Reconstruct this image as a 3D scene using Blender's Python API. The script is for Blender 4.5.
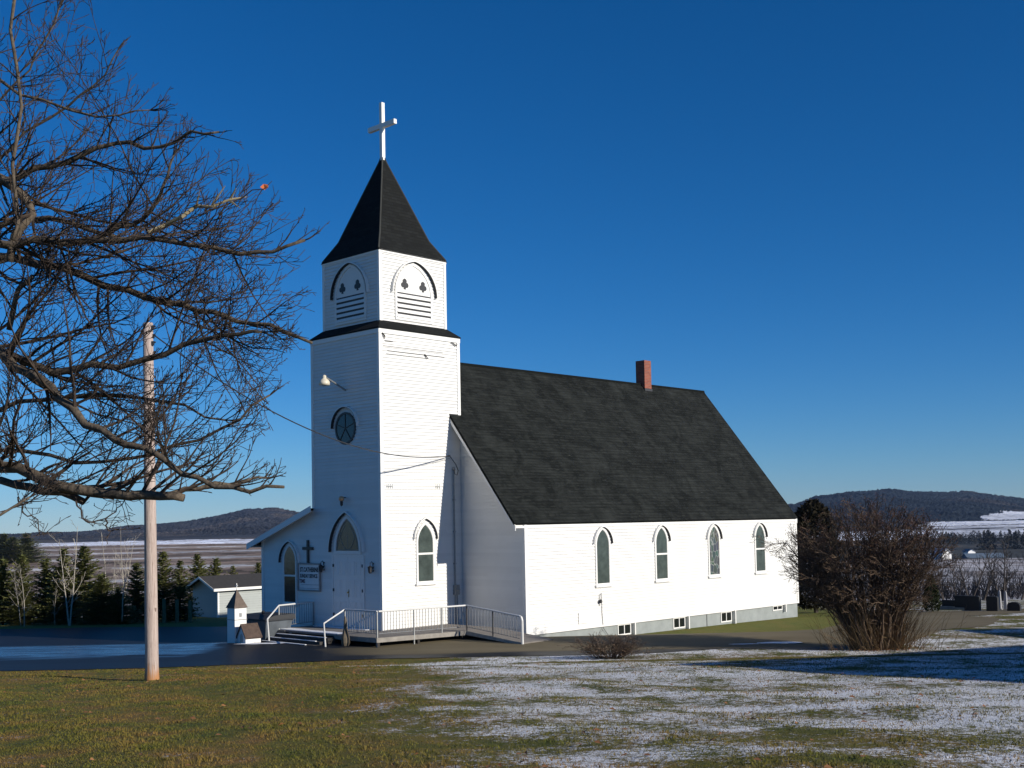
import bpy, bmesh, math, random
import numpy as np
from mathutils import Vector, Matrix, geometry
R = math.radians
# ------------------------------------------------------------------ camera, light, exposure
scene = bpy.context.scene
for o in list(bpy.data.objects): bpy.data.objects.remove(o)
C = scene.collection
F_PX, PITCH, ROLL, YAW, CZ = 1176.73, 0.0487, 0.0189, 0.7662, 3.7477
cam = bpy.data.cameras.new('camera'); camo = bpy.data.objects.new('camera', cam); C.objects.link(camo)
cam.sensor_width = 36; cam.lens = F_PX/1024*36; cam.shift_y = 80.46/1024
cam.clip_start = .1; cam.clip_end = 20000
_r = Vector((1,0,0)); _f = Vector((0,math.cos(PITCH),math.sin(PITCH))); _u = Vector((0,-math.sin(PITCH),math.cos(PITCH)))
cr, sr = math.cos(ROLL), math.sin(ROLL)
_rr = _r*cr - _u*sr; _uu = _u*cr + _r*sr
M = Matrix.Identity(4)
for i in range(3): M[i][0], M[i][1], M[i][2] = _rr[i], _uu[i], -_f[i]
M.translation = Vector((0,0,CZ)); camo.matrix_world = M
scene.camera = camo
scene.render.resolution_x, scene.render.resolution_y = 1024, 768

SUN_EL = 20.6
SV = Vector((.86,-.511)).normalized()                 # horizontal direction towards the sun
world = bpy.data.worlds.new('World'); scene.world = world; world.use_nodes = True
nt = world.node_tree; nt.nodes.clear()
sky = nt.nodes.new('ShaderNodeTexSky'); sky.sky_type = 'NISHITA'; sky.sun_disc = False
sky.sun_elevation = R(SUN_EL); sky.sun_rotation = math.atan2(SV.x, SV.y)
sky.altitude = 200; sky.air_density = .85; sky.dust_density = 0.0; sky.ozone_density = 8.5
hs = nt.nodes.new('ShaderNodeHueSaturation'); hs.inputs['Saturation'].default_value = 1.13
bg = nt.nodes.new('ShaderNodeBackground'); bg.inputs['Strength'].default_value = 0.078
wo = nt.nodes.new('ShaderNodeOutputWorld')
nt.links.new(sky.outputs[0], hs.inputs['Color']); nt.links.new(hs.outputs[0], bg.inputs['Color']); nt.links.new(bg.outputs[0], wo.inputs['Surface'])
sl = bpy.data.lights.new('sun', 'SUN'); sl.energy = 4.3; sl.angle = R(.5); sl.color = (1.0,.93,.82)
so = bpy.data.objects.new('sun', sl); C.objects.link(so)
sd = Vector((SV.x*math.cos(R(SUN_EL)), SV.y*math.cos(R(SUN_EL)), math.sin(R(SUN_EL))))
so.rotation_euler = sd.to_track_quat('Z','Y').to_euler(); so.location = (40,-20,40)
scene.view_settings.view_transform = 'Standard'; scene.view_settings.look = 'None'
scene.view_settings.exposure = 0.30; scene.view_settings.gamma = 1
scene.cycles.max_bounces = 6; scene.cycles.transparent_max_bounces = 16

# ------------------------------------------------------------------ helpers
def ray(px, py):
    dx, dy = px-512, py-464.461
    sx = cr*dx - sr*dy; sy = sr*dx + cr*dy
    return _f + _r*(sx/F_PX) - _u*(sy/F_PX)
def dep(px, py, D):                                    # the point at depth D seen in direction (px,py)
    d = ray(px,py); return Vector((0,0,CZ)) + d*(D/d.y)

GT = [(-60,6.0),(-20,3.2),(0,2.15),(11,1.42),(20,.78),(28,.2),(34,-.28),(36.5,-.37),(41.5,-.33),(47,-.82),(52,-.9),(56,-1.0),(60,-1.15),(75,-1.95),(100,-3.6),(150,-6.05)]
_gx = [g[0] for g in GT]; _gz = [g[1] for g in GT]
def zg(x, y):
    return float(np.interp(y, _gx, _gz))

class MB:
    def __init__(s): s.v=[]; s.f=[]; s.uv=[]
    def add(s, vs, fs, uvs=None):
        n=len(s.v); s.v += [tuple(v) for v in vs]
        for i,f in enumerate(fs):
            s.f.append(tuple(n+k for k in f)); s.uv.append(uvs[i] if uvs else None)
    def box(s, x0,x1,y0,y1,z0,z1):
        s.add([(x0,y0,z0),(x1,y0,z0),(x1,y1,z0),(x0,y1,z0),(x0,y0,z1),(x1,y0,z1),(x1,y1,z1),(x0,y1,z1)],
              [(0,3,2,1),(4,5,6,7),(0,1,5,4),(1,2,6,5),(2,3,7,6),(3,0,4,7)]); return s
    def prism(s, pts, fn, d0, d1):                     # pts (s,z) polygon, extruded along fn's depth
        n=len(pts); a=[fn(p[0],p[1],d0) for p in pts]; b=[fn(p[0],p[1],d1) for p in pts]
        s.add(a+b, [tuple(range(n)), tuple(range(2*n-1,n-1,-1))]+[(i,(i+1)%n,n+(i+1)%n,n+i) for i in range(n)]); return s
    def strip(s, outer, inner, fn, d0, d1, closed=True):   # ring or open band with thickness
        n=len(outer); V=[fn(p[0],p[1],d0) for p in outer]+[fn(p[0],p[1],d0) for p in inner]+[fn(p[0],p[1],d1) for p in outer]+[fn(p[0],p[1],d1) for p in inner]
        Fs=[]
        for i in range(n if closed else n-1):
            j=(i+1)%n
            Fs += [(i,j,n+j,n+i),(2*n+i,3*n+i,3*n+j,2*n+j),(i,2*n+i,2*n+j,j),(n+i,n+j,3*n+j,3*n+i)]
        if not closed: Fs += [(0,n,3*n,2*n),(n-1,3*n-1,4*n-1,2*n-1)]
        s.add(V,Fs); return s
    def tube(s, pts, rad, n=6, cap=True):
        P=[Vector(p) for p in pts]; m=len(P)
        if not hasattr(rad,'__len__'): rad=[rad]*m
        V=[]; ref=None
        for i in range(m):
            t=(P[min(i+1,m-1)]-P[max(i-1,0)])
            if t.length<1e-9: t=Vector((0,0,1))
            t.normalize()
            if ref is None: ref=t.orthogonal().normalized()
            ref=(ref-t*ref.dot(t)); ref = ref.normalized() if ref.length>1e-6 else t.orthogonal().normalized()
            b=t.cross(ref)
            for k in range(n):
                a=2*math.pi*k/n; V.append(P[i]+(ref*math.cos(a)+b*math.sin(a))*rad[i])
        Fs=[(i*n+k,i*n+(k+1)%n,(i+1)*n+(k+1)%n,(i+1)*n+k) for i in range(m-1) for k in range(n)]
        if cap: Fs += [tuple(range(n-1,-1,-1)), tuple((m-1)*n+k for k in range(n))]
        s.add(V,Fs); return s
    def lathe(s, prof, c, n=16):                       # prof [(r,z)] about vertical axis at c
        V=[(c[0]+r*math.cos(2*math.pi*k/n), c[1]+r*math.sin(2*math.pi*k/n), c[2]+z) for r,z in prof for k in range(n)]
        m=len(prof); Fs=[(i*n+k,i*n+(k+1)%n,(i+1)*n+(k+1)%n,(i+1)*n+k) for i in range(m-1) for k in range(n)]
        Fs += [tuple(range(n-1,-1,-1)), tuple((m-1)*n+k for k in range(n))]
        s.add(V,Fs); return s
    def build(s, name, mat, parent=None, org=(0,0,0), smooth=False, recalc=True, loc=None):
        me=bpy.data.meshes.new(name)
        ox,oy,oz=org
        me.from_pydata([(v[0]-ox,v[1]-oy,v[2]-oz) for v in s.v],[],s.f)
        if any(u for u in s.uv):
            ul=me.uv_layers.new(name='UVMap'); k=0
            for p,u in zip(me.polygons,s.uv):
                for li in range(p.loop_total):
                    ul.data[p.loop_start+li].uv = u[li] if u else (0,0)
        if recalc:
            bm=bmesh.new(); bm.from_mesh(me); bmesh.ops.recalc_face_normals(bm, faces=bm.faces); bm.to_mesh(me); bm.free()
        if smooth: me.shade_smooth()
        for m in (mat if isinstance(mat,(list,tuple)) else [mat]): me.materials.append(m)
        o=bpy.data.objects.new(name,me); C.objects.link(o)
        if parent: o.parent=parent
        if loc is not None: o.location=loc
        return o

def tag(o, label=None, cat=None, group=None, kind=None):
    if label: o['label']=label
    if cat: o['category']=cat
    if group: o['group']=group
    if kind: o['kind']=kind
    return o
def thing(name, label, cat, loc=(0,0,0), rz=0, group=None):
    o=bpy.data.objects.new(name,None); C.objects.link(o); o.location=loc; o.rotation_euler=(0,0,rz); o.empty_display_size=.3
    return tag(o,label,cat,group)
def copy_tree(o, parent=None):
    c=o.copy(); C.objects.link(c)
    if parent: c.parent=parent
    for ch in [x for x in C.objects if x.parent is o]: copy_tree(ch,c)
    return c

# ------------------------------------------------------------------ materials
class NT:
    def __init__(s,name):
        s.m=bpy.data.materials.new(name); s.m.use_nodes=True; s.t=s.m.node_tree; s.b=s.t.nodes['Principled BSDF']; s.o=s.t.nodes['Material Output']
    def n(s,typ,**kw):
        nd=s.t.nodes.new('ShaderNode'+typ)
        for k,v in kw.items(): setattr(nd,k,v)
        return nd
    def l(s,a,b): s.t.links.new(a,b)
    def set(s,nd,i,v):
        if hasattr(v,'is_linked') or hasattr(v,'links'): s.l(v,nd.inputs[i])
        else: nd.inputs[i].default_value=v
    def math(s,op,a,b=0.0,c=None,clamp=False):
        nd=s.n('Math',operation=op); nd.use_clamp=clamp; s.set(nd,0,a); s.set(nd,1,b)
        if c is not None: s.set(nd,2,c)
        return nd.outputs[0]
    def noise(s,scale,detail=4,rough=.6,vec=None,dist=0):
        nd=s.n('TexNoise'); nd.inputs['Scale'].default_value=scale; nd.inputs['Detail'].default_value=detail; nd.inputs['Roughness'].default_value=rough; nd.inputs['Distortion'].default_value=dist
        if vec is not None: s.l(vec,nd.inputs['Vector'])
        return nd.outputs['Fac']
    def ramp(s,fac,stops,interp='LINEAR'):
        nd=s.n('ValToRGB'); nd.color_ramp.interpolation=interp; e=nd.color_ramp.elements
        while len(e)<len(stops): e.new(.5)
        for el,(p,c) in zip(e,stops): el.position=p; el.color=(c,c,c,1) if not hasattr(c,'__len__') else tuple(c)+(1,)
        s.l(fac,nd.inputs[0]); return nd.outputs[0]
    def mix(s,fac,a,b,blend='MIX'):
        nd=s.n('Mix',data_type='RGBA',blend_type=blend); s.set(nd,0,fac)
        for i,v in ((6,a),(7,b)):
            if hasattr(v,'is_linked'): s.l(v,nd.inputs[i])
            else: nd.inputs[i].default_value=tuple(v)+(1,)
        return nd.outputs[2]
    def bump(s,h,strength=.5,dist=.02):
        nd=s.n('Bump'); nd.inputs['Strength'].default_value=strength; nd.inputs['Distance'].default_value=dist; s.l(h,nd.inputs['Height']); s.l(nd.outputs[0],s.b.inputs['Normal']); return nd
    def pos(s): return s.n('NewGeometry').outputs['Position']
    def obj(s): return s.n('TexCoord').outputs['Object']
    def mapped(s,vec,sc=(1,1,1),rot=(0,0,0)):
        nd=s.n('Mapping'); nd.inputs['Scale'].default_value=sc; nd.inputs['Rotation'].default_value=rot; s.l(vec,nd.inputs[0]); return nd.outputs[0]
    def col(s,c):
        if hasattr(c,'is_linked'): s.l(c,s.b.inputs['Base Color'])
        else: s.b.inputs['Base Color'].default_value=tuple(c)+(1,)
    def rough(s,v): s.set(s.b,'Roughness',v)
def simple(name, c, rough=.7, var=.15, scale=6, metal=0, bump=0, stretch=(1,1,1)):
    t=NT(name); v=t.mapped(t.obj(),stretch); f=t.noise(scale,5,.6,v)
    lo=tuple(x*(1-var) for x in c); hi=tuple(min(1,x*(1+var)) for x in c)
    t.col(t.ramp(f,[(.3,lo),(.7,hi)])); t.rough(rough); t.b.inputs['Metallic'].default_value=metal
    if bump: t.bump(t.noise(scale*5,4,.6,v),bump,.01)
    return t.m
def white_paint(name, base=(.80,.79,.76), dirt=.12):
    t=NT(name); o=t.obj()
    st=t.noise(1.2,5,.65,t.mapped(o,(1,1,.35))); fine=t.noise(14,4,.6,t.mapped(o,(1,1,3)))
    m=t.math('MULTIPLY',t.ramp(st,[(.35,0.0),(.75,1.0)]),t.ramp(fine,[(.4,0.2),(.75,1.0)]))
    m=t.math('MULTIPLY',m,dirt*4,clamp=True)
    t.col(t.mix(m,base,tuple(x*.74 for x in base))); t.rough(.55)
    t.bump(fine,.15,.004)
    return t.m
def board_paint(name, base):                           # clapboards with the odd weathered or repainted board and butt joints
    t=NT(name); o=t.obj(); sx=t.n('SeparateXYZ'); t.l(o,sx.inputs[0])
    row=t.math('FLOOR',t.math('DIVIDE',sx.outputs[2],.125))
    al=t.math('ADD',sx.outputs[0],sx.outputs[1])
    cb=t.n('CombineXYZ'); t.l(t.math('FLOOR',t.math('ADD',t.math('DIVIDE',al,3.1),t.math('MULTIPLY',row,.37))),cb.inputs[0]); t.l(row,cb.inputs[1])
    wn=t.n('TexWhiteNoise'); wn.noise_dimensions='3D'; t.l(cb.outputs[0],wn.inputs[0])
    grime=t.noise(.8,5,.65,t.mapped(o,(1,1,.4)))
    k=t.math('ADD',t.math('MULTIPLY',wn.outputs[0],.12),t.math('MULTIPLY',t.ramp(grime,[(.45,0.0),(.8,1.0)]),.14))
    c=t.mix(k,base,tuple(x*.45 for x in base))
    t.col(c); t.rough(.5); t.bump(t.noise(25,3,.6,t.mapped(o,(1,1,4))),.12,.004)
    return t.m
M_white=white_paint('white_trim_paint'); M_board=board_paint('white_clapboard',(.745,.74,.715))
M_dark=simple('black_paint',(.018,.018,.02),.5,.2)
def shingles(name, a, b, uvscale=1.0, streak=True):
    t=NT(name); uv=t.n('UVMap').outputs[0]
    br=t.n('TexBrick'); t.l(uv,br.inputs['Vector']); br.offset=.5
    for k,v in (('Scale',1.0),('Mortar Size',.012),('Brick Width',.32),('Row Height',.145),('Bias',0.0)): br.inputs[k].default_value=v
    br.inputs['Color1'].default_value=(0,0,0,1); br.inputs['Color2'].default_value=(1,1,1,1); br.inputs['Mortar'].default_value=(0,0,0,1)
    c=t.mix(br.outputs['Color'],a,b)
    if streak:
        st=t.noise(1.0,6,.72,t.mapped(uv,(1.0,.8,1)),.8); c=t.mix(t.ramp(st,[(.42,0.0),(.66,1.0)]),c,tuple(x*1.6 for x in b)); rc=t.noise(2.4,2,.5,t.mapped(uv,(.25,3.2,1))); c=t.mix(t.ramp(rc,[(.35,.45),(.6,0.0)]),c,tuple(x*.45 for x in a))
        fl=t.noise(3.2,3,.5,t.mapped(uv,(.8,5,1))); c=t.mix(t.ramp(fl,[(.60,0.0),(.66,.35)]),c,(.042,.043,.036))
        wh=t.noise(4.5,2,.5,t.mapped(uv,(.35,5.5,1))); c=t.mix(t.ramp(wh,[(.735,0.0),(.755,.8)]),c,(.085,.09,.075))
    t.col(c); t.rough(.95); t.b.inputs['Specular IOR Level'].default_value=.15
    sv=t.n('SeparateXYZ'); t.l(uv,sv.inputs[0])
    saw=t.math('FRACT',t.math('DIVIDE',sv.outputs[1],.145))
    h=t.math('ADD',t.math('MULTIPLY',saw,-1.0),t.math('MULTIPLY',br.outputs['Fac'],-.8))
    t.bump(t.math('ADD',h,t.math('MULTIPLY',t.noise(60,2,.6,uv),.8)),.8,.012)
    return t.m
M_roof=shingles('asphalt_shingle',(.0070,.0088,.0082),(.0165,.0185,.0172))
M_spire=shingles('spire_shingle',(.0105,.0115,.0113),(.0165,.018,.0175),streak=False)
def glass_mat(name,c,rough=.12):
    t=NT(name); n=t.noise(3,4,.6,t.obj()); t.col(t.ramp(n,[(.3,tuple(x*.7 for x in c)),(.7,tuple(x*1.3 for x in c))])); t.rough(rough)
    t.bump(t.noise(5,2,.5,t.obj()),.15,.01); return t.m
M_glass=glass_mat('storm_glass',(.055,.072,.065)); M_glassd=glass_mat('dark_glass',(.010,.013,.014)); M_lead=simple('lead_came',(.22,.22,.20),.6)
def stained():
    t=NT('stained_glass'); v=t.n('TexVoronoi'); v.feature='DISTANCE_TO_EDGE'; v.inputs['Scale'].default_value=5; t.l(t.mapped(t.obj(),(1,1,.7)),v.inputs['Vector'])
    v2=t.n('TexVoronoi'); v2.inputs['Scale'].default_value=5; t.l(t.mapped(t.obj(),(1,1,.7)),v2.inputs['Vector'])
    c=t.mix(.965,v2.outputs['Color'],(.05,.065,.06)); t.col(t.mix(t.ramp(v.outputs['Distance'],[(.02,1.0),(.05,0.0)]),c,(.25,.26,.25))); t.rough(.15); return t.m
M_stain=stained()
def brickm():
    t=NT('red_brick'); o=t.obj(); s=t.n('SeparateXYZ'); t.l(o,s.inputs[0]); cb=t.n('CombineXYZ'); t.l(t.math('ADD',s.outputs[0],s.outputs[1]),cb.inputs[0]); t.l(s.outputs[2],cb.inputs[1])
    br=t.n('TexBrick'); t.l(cb.outputs[0],br.inputs['Vector'])
    for k,v in (('Scale',1.0),('Mortar Size',.008),('Brick Width',.21),('Row Height',.075)): br.inputs[k].default_value=v
    br.inputs['Color1'].default_value=(.30,.075,.04,1); br.inputs['Color2'].default_value=(.20,.045,.028,1); br.inputs['Mortar'].default_value=(.22,.16,.13,1)
    t.col(br.outputs['Color']); t.rough(.9); t.bump(t.math('MULTIPLY',br.outputs['Fac'],-1),.5,.01); return t.m
M_brick=brickm()
M_conc=simple('painted_concrete',(.27,.295,.29),.85,.12,2.5,bump=.2)
M_galv=simple('galvanised_metal',(.30,.31,.31),.45,.15,8,.6); M_iron=simple('dark_iron',(.03,.03,.032),.5,.2)
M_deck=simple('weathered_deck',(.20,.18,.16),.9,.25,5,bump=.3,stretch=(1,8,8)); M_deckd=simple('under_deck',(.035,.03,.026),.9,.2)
M_sign=simple('sign_white',(.72,.73,.73),.5,.04); M_ink=simple('sign_black',(.015,.015,.018),.5,.05); M_inkr=simple('sign_purple',(.09,.03,.06),.5,.05)
M_copper=simple('copper_lamp',(.75,.40,.20),.3,.1,4,.3); M_brass=simple('brass',(.45,.30,.10),.35,.1,4,.8)
M_snow=simple('snow',(.80,.82,.86),.6,.05,8,bump=.5)

# ------------------------------------------------------------------ ground
def grid_mesh(name, xs, ys, zf, mat):
    me=bpy.data.meshes.new(name); nx,ny=len(xs),len(ys)
    V=[(x,y,zf(x,y)) for y in ys for x in xs]
    me.from_pydata(V,[],[(j*nx+i,j*nx+i+1,(j+1)*nx+i+1,(j+1)*nx+i) for j in range(ny-1) for i in range(nx-1)])
    me.materials.append(mat); me.shade_smooth()
    o=bpy.data.objects.new(name,me); C.objects.link(o); return o
def lawn_mat():
    t=NT('lawn'); P=t.pos(); s=t.n('SeparateXYZ'); t.l(P,s.inputs[0]); X,Y=s.outputs[0],s.outputs[1]
    big=t.noise(.22,3,.5,P); med=t.noise(1.1,4,.65,t.mapped(P,(1,.7,1))); fin=t.noise(9,4,.7,P); vf=t.noise(38,3,.7,P)
    c=t.ramp(med,[(.32,(.085,.115,.015)),(.47,(.165,.150,.024)),(.58,(.23,.155,.036)),(.70,(.28,.155,.052))])
    c=t.mix(t.math('MULTIPLY',t.ramp(fin,[(.35,0.0),(.65,1.0)]),.5),c,(.035,.027,.010))
    c=t.mix(t.math('MULTIPLY',t.ramp(vf,[(.45,0.0),(.7,1.0)]),.55),c,(.15,.12,.048))
    # snow cover: patchy, mostly on the right-hand lawn and past the drive
    xr=t.math('MULTIPLY',t.math('ADD',X,t.math('MULTIPLY_ADD',Y,.055,.1)),.23)
    xr=t.math('MINIMUM',t.math('MAXIMUM',xr,-.60),.22)
    gx=t.math('MULTIPLY',t.ramp(t.math('MULTIPLY_ADD',Y,.2,-8.4),[(0.0,0.0),(.3,1.0)]),t.ramp(t.math('MULTIPLY_ADD',X,-.25,4.6),[(0.0,0.0),(.5,1.0)]))
    xr=t.math('SUBTRACT',xr,t.math('MULTIPLY',gx,1.6)); farr=t.math('MULTIPLY',t.ramp(t.math('MULTIPLY_ADD',Y,.2,-7.6),[(0.0,0.0),(.3,1.0)]),.22); xr=t.math('SUBTRACT',xr,farr)
    c=t.mix(t.math('MULTIPLY',gx,.55),c,t.ramp(fin,[(.35,(.10,.13,.02)),(.65,(.20,.22,.045))]))
    xr=t.math('SUBTRACT',xr,t.ramp(t.math('MULTIPLY_ADD',Y,-.12,2.1),[(0.0,0.0),(1.0,.34)]))
    trk=t.math('MULTIPLY',t.math('ABSOLUTE',t.math('SINE',t.math('MULTIPLY_ADD',Y,1.15,t.math('MULTIPLY',X,.10)))),1.0); xr=t.math('ADD',xr,t.math('MULTIPLY_ADD',t.ramp(trk,[(.80,0.0),(.97,1.0)]),.20,-.06))
    lump=t.math('ADD',t.math('MULTIPLY',big,.85),t.math('MULTIPLY',med,1.15))
    v=t.math('ADD',t.math('ADD',lump,t.math('MULTIPLY',fin,1.15)),t.math('MULTIPLY',vf,1.0))
    v=t.math('ADD',v,t.math('MULTIPLY',xr,.62))
    edge=t.math('MULTIPLY',t.ramp(t.math('ABSOLUTE',t.math('SUBTRACT',Y,33.5)),[(0.0,1.0),(1.6/2,0.0)]),.18)
    side_=t.ramp(t.math('MULTIPLY_ADD',X,.5,.5),[(0.0,1.0),(1.0,0.0)]); sgn_=t.math('MULTIPLY_ADD',side_,1.9,-1.0); xlim=t.ramp(t.math('MULTIPLY_ADD',X,.4,3.9),[(0.0,0.0),(1.0,1.0)]); v=t.math('ADD',v,t.math('MULTIPLY',t.math('MULTIPLY',edge,t.math('MULTIPLY',sgn_,xlim)),3.4))
    v=t.math('SUBTRACT',t.math('MULTIPLY',v,.4),.163)
    sn=t.ramp(v,[(.668,0.0),(.735,1.0)])
    sn2=t.math('MULTIPLY',sn,t.ramp(vf,[(.35,.7),(.55,1.0)]))
    t.col(t.mix(sn2,c,(.86,.88,.92))); t.rough(.9)
    t.b.inputs['Specular IOR Level'].default_value=.2
    h=t.math('ADD',t.math('MULTIPLY',fin,1.0),t.math('MULTIPLY',vf,.8)); h=t.math('ADD',h,t.math('MULTIPLY',sn,.3)); t.bump(h,1.0,.05)
    return t.m
M_lawn=lawn_mat()
xs=list(np.concatenate([np.linspace(-90,-30,25)[:-1],np.linspace(-30,30,121),np.linspace(30,90,25)[1:]]))
ys=list(np.concatenate([np.linspace(-60,0,16)[:-1],np.linspace(0,62,125),np.linspace(62,100,39)[1:]]))
def lump(x,y):
    return .035*math.sin(x*.9+1.3*math.sin(y*.31))*math.sin(y*.6+x*.23)+.02*math.sin(x*2.1+y*1.3) if y<32 else 0
ground=grid_mesh('ground',xs,ys,lambda x,y: zg(x,y)+lump(x,y),M_lawn); tag(ground,kind='structure')

def sheet(name, outline, dz, mat, step=1.2, fade=True):
    xs_=[p[0] for p in outline]; ys_=[p[1] for p in outline]
    pts=[Vector(p) for p in outline]; n=len(pts)
    k=sorted(set(_gx)|set(np.arange(math.floor(min(ys_)),max(ys_)+1,step)))
    for y in k:
        if not (min(ys_)<y<max(ys_)): continue
        for x in np.arange(min(xs_),max(xs_),step*1.5):
            p=Vector((x,y)); ins=False
            for i in range(n):
                a,b=pts[i],pts[(i+1)%n]
                if (a.y>p.y)!=(b.y>p.y) and p.x<(b.x-a.x)*(p.y-a.y)/(b.y-a.y)+a.x: ins=not ins
            if ins: pts.append(p)
    v,e,f,_,_,_=geometry.delaunay_2d_cdt(pts,[],[list(range(n))],1,1e-4)
    me=bpy.data.meshes.new(name); me.from_pydata([(p.x,p.y,zg(p.x,p.y)+dz) for p in v],[],[tuple(q) for q in f]); me.materials.append(mat)
    bm=bmesh.new(); bm.from_mesh(me)
    for fa in bm.faces:
        if fa.normal.z<0: fa.normal_flip()
    bm.to_mesh(me); bm.free(); me.shade_smooth()
    o=bpy.data.objects.new(name,me); C.objects.link(o); return tag(o,kind='structure')
def smooth(pts, n=6, amp=.12, seed=1):                 # rough up an edge
    rng=random.Random(seed); out=[]
    for i in range(len(pts)-1):
        for k in range(n):
            t=k/n; x=pts[i][0]*(1-t)+pts[i+1][0]*t; y=pts[i][1]*(1-t)+pts[i+1][1]*t; out.append((x,y+rng.uniform(-amp,amp)))
    out.append(pts[-1]); return out
def asphalt():
    t=NT('asphalt'); P=t.pos(); s=t.n('SeparateXYZ'); t.l(P,s.inputs[0]); X,Y=s.outputs[0],s.outputs[1]
    n=t.noise(.5,4,.6,t.mapped(P,(.5,1.3,1))); f=t.noise(60,3,.6,P)
    dry=t.ramp(n,[(.3,(.150,.122,.070)),(.7,(.215,.178,.108))]); dry=t.mix(t.math('MULTIPLY',f,.35),dry,(.05,.045,.04))
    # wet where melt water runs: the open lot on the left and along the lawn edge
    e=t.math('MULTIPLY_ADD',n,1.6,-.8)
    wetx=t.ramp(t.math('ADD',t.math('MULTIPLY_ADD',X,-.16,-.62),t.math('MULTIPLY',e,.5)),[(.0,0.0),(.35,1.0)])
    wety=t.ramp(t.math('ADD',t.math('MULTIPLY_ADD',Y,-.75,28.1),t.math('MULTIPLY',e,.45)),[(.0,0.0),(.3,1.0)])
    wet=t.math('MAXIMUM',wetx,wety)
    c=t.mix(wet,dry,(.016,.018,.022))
    # thin sheet of ice and frozen slush in the lot
    ice=t.noise(.35,4,.6,t.mapped(P,(.45,1.9,1)),.4)
    band=t.math('MULTIPLY',t.ramp(t.math('MULTIPLY_ADD',Y,.1,-3.72),[(.0,0.0),(.13,1.0),(.62,1.0),(.9,0.0)]),t.ramp(t.math('MULTIPLY_ADD',X,-.1,-.98),[(0.0,0.0),(.08,1.0)]))
    im=t.math('MULTIPLY',t.ramp(t.math('ADD',ice,t.math('MULTIPLY',band,.28)),[(.60,0.0),(.67,1.0)]),band)
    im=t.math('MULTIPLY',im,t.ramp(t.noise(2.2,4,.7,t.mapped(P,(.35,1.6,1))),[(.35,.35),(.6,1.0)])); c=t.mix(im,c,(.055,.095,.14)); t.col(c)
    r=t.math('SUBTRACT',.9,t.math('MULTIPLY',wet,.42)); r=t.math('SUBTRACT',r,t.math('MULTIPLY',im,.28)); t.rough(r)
    sp=t.math('SUBTRACT',t.math('MULTIPLY_ADD',im,.30,.16),t.math('MULTIPLY',wet,.10)); t.l(sp,t.b.inputs['Specular IOR Level'])
    t.bump(t.math('ADD',f,t.math('MULTIPLY',n,2)),.35,.008); return t.m
M_asph=asphalt()
near=[(-60,33.6),(-25,33.8),(-15.1,34.2),(-10.7,34.2),(-7.7,35.0),(-4.2,36.0),(0,36.1),(4,36.3),(6.5,37.2),(9.5,35.9),(13,36.4),(17,37.0),(24,38.0),(34,40),(34,47.0)]
far=[(26,54.0),(23.5,53.6),(20.9,52.6),(19.3,50.0),(17.2,48.0),(14.6,47.3),(14.8,49.0),(17,53.5),(19.5,57.6),(25,58.2),(34,58.4),(34,60.2),(24,60.3),(17,60.0),(13.6,57.6),(13.2,50.8),(12.2,47.7),(9.0,46.2),(6.5,45.4),(3.6,45.2),(1.8,44.0),(0,43.2),(-3,44.5),(-6,47.5),(-10,52.2),(-13,53.9),(-20,54.4),(-60,54.8)]
# right of the shrub the drive narrows: snow-covered ground lies between it and the lawn
near2=[(-60,33.6),(-25,33.8),(-15.1,34.2),(-10.7,34.2),(-7.7,35.0),(-4.2,36.0),(0,36.1),(4,36.3),(6.5,37.2),(9.5,36.3),(12,37.0),(15,41.5),(17.0,46.0),(19.6,48.6),(21.3,51.8),(20.6,54.0),(24,55.6),(34,56.5),(34,59.6)]
far2=[(26,59.4),(21,58.9),(17.5,58.4),(15.6,55.6),(14.2,50.8),(12.4,47.9),(9.0,46.2),(6.5,45.6),(3.6,45.2),(1.8,44.0),(0,43.2),(-3,44.5),(-6,47.5),(-10,52.2),(-13,56.5),(-20,58.4),(-60,59.2)]
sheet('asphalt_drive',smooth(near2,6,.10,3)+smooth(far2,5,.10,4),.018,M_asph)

for k_,(cx0,cy0,wx,wy) in enumerate(((8.6,38.4,.8,.28),(7.4,38.2,.5,.12),(-8.9,41.1,.9,.22))):
    rs=random.Random(k_+3); sheet('snow_patch_ground',[(cx0+wx*math.cos(a*.3491)*rs.uniform(.75,1.15),cy0+wy*math.sin(a*.3491)*rs.uniform(.7,1.2)) for a in range(18)],.03,M_snow,.4)
# distant land: one sheet from the churchyard out past the hills
def nz(x,y,seed=0):
    v=0; a=1; f=1
    for k in range(4):
        v+=a*math.sin(x*f*1.3+seed+k*1.7+1.9*math.sin(y*f*.9+k+seed))*math.sin(y*f*1.1+seed*2+k*2.3+1.4*math.sin(x*f*.7)); a*=.55; f*=1.97
    return v
crest=[(-500,528),(-200,532),(0,534),(40,533),(85,531),(130,526),(165,523),(200,519),(225,513),(245,508),(270,507),(300,511),(400,516),(600,512),(760,505),(795,503),(815,497),(850,491),(880,489),(920,491),(960,491),(990,494),(1024,498),(1200,508),(1600,505)]
cx_=[c[0] for c in crest]; cy_=[c[1] for c in crest]
LT=[(100,-3.6),(150,-6.05),(200,-8),(300,-9.6),(500,-9),(900,-7.9),(1200,-9),(1500,-7)]
RT=[(100,-3.6),(150,-6.2),(250,-9.6),(400,-11.7),(460,-14),(600,-27),(1000,-24),(1300,-19),(1500,-15.5),(1700,-10)]
def hor(px): return 521.8-(px-512)*.0189
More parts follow.
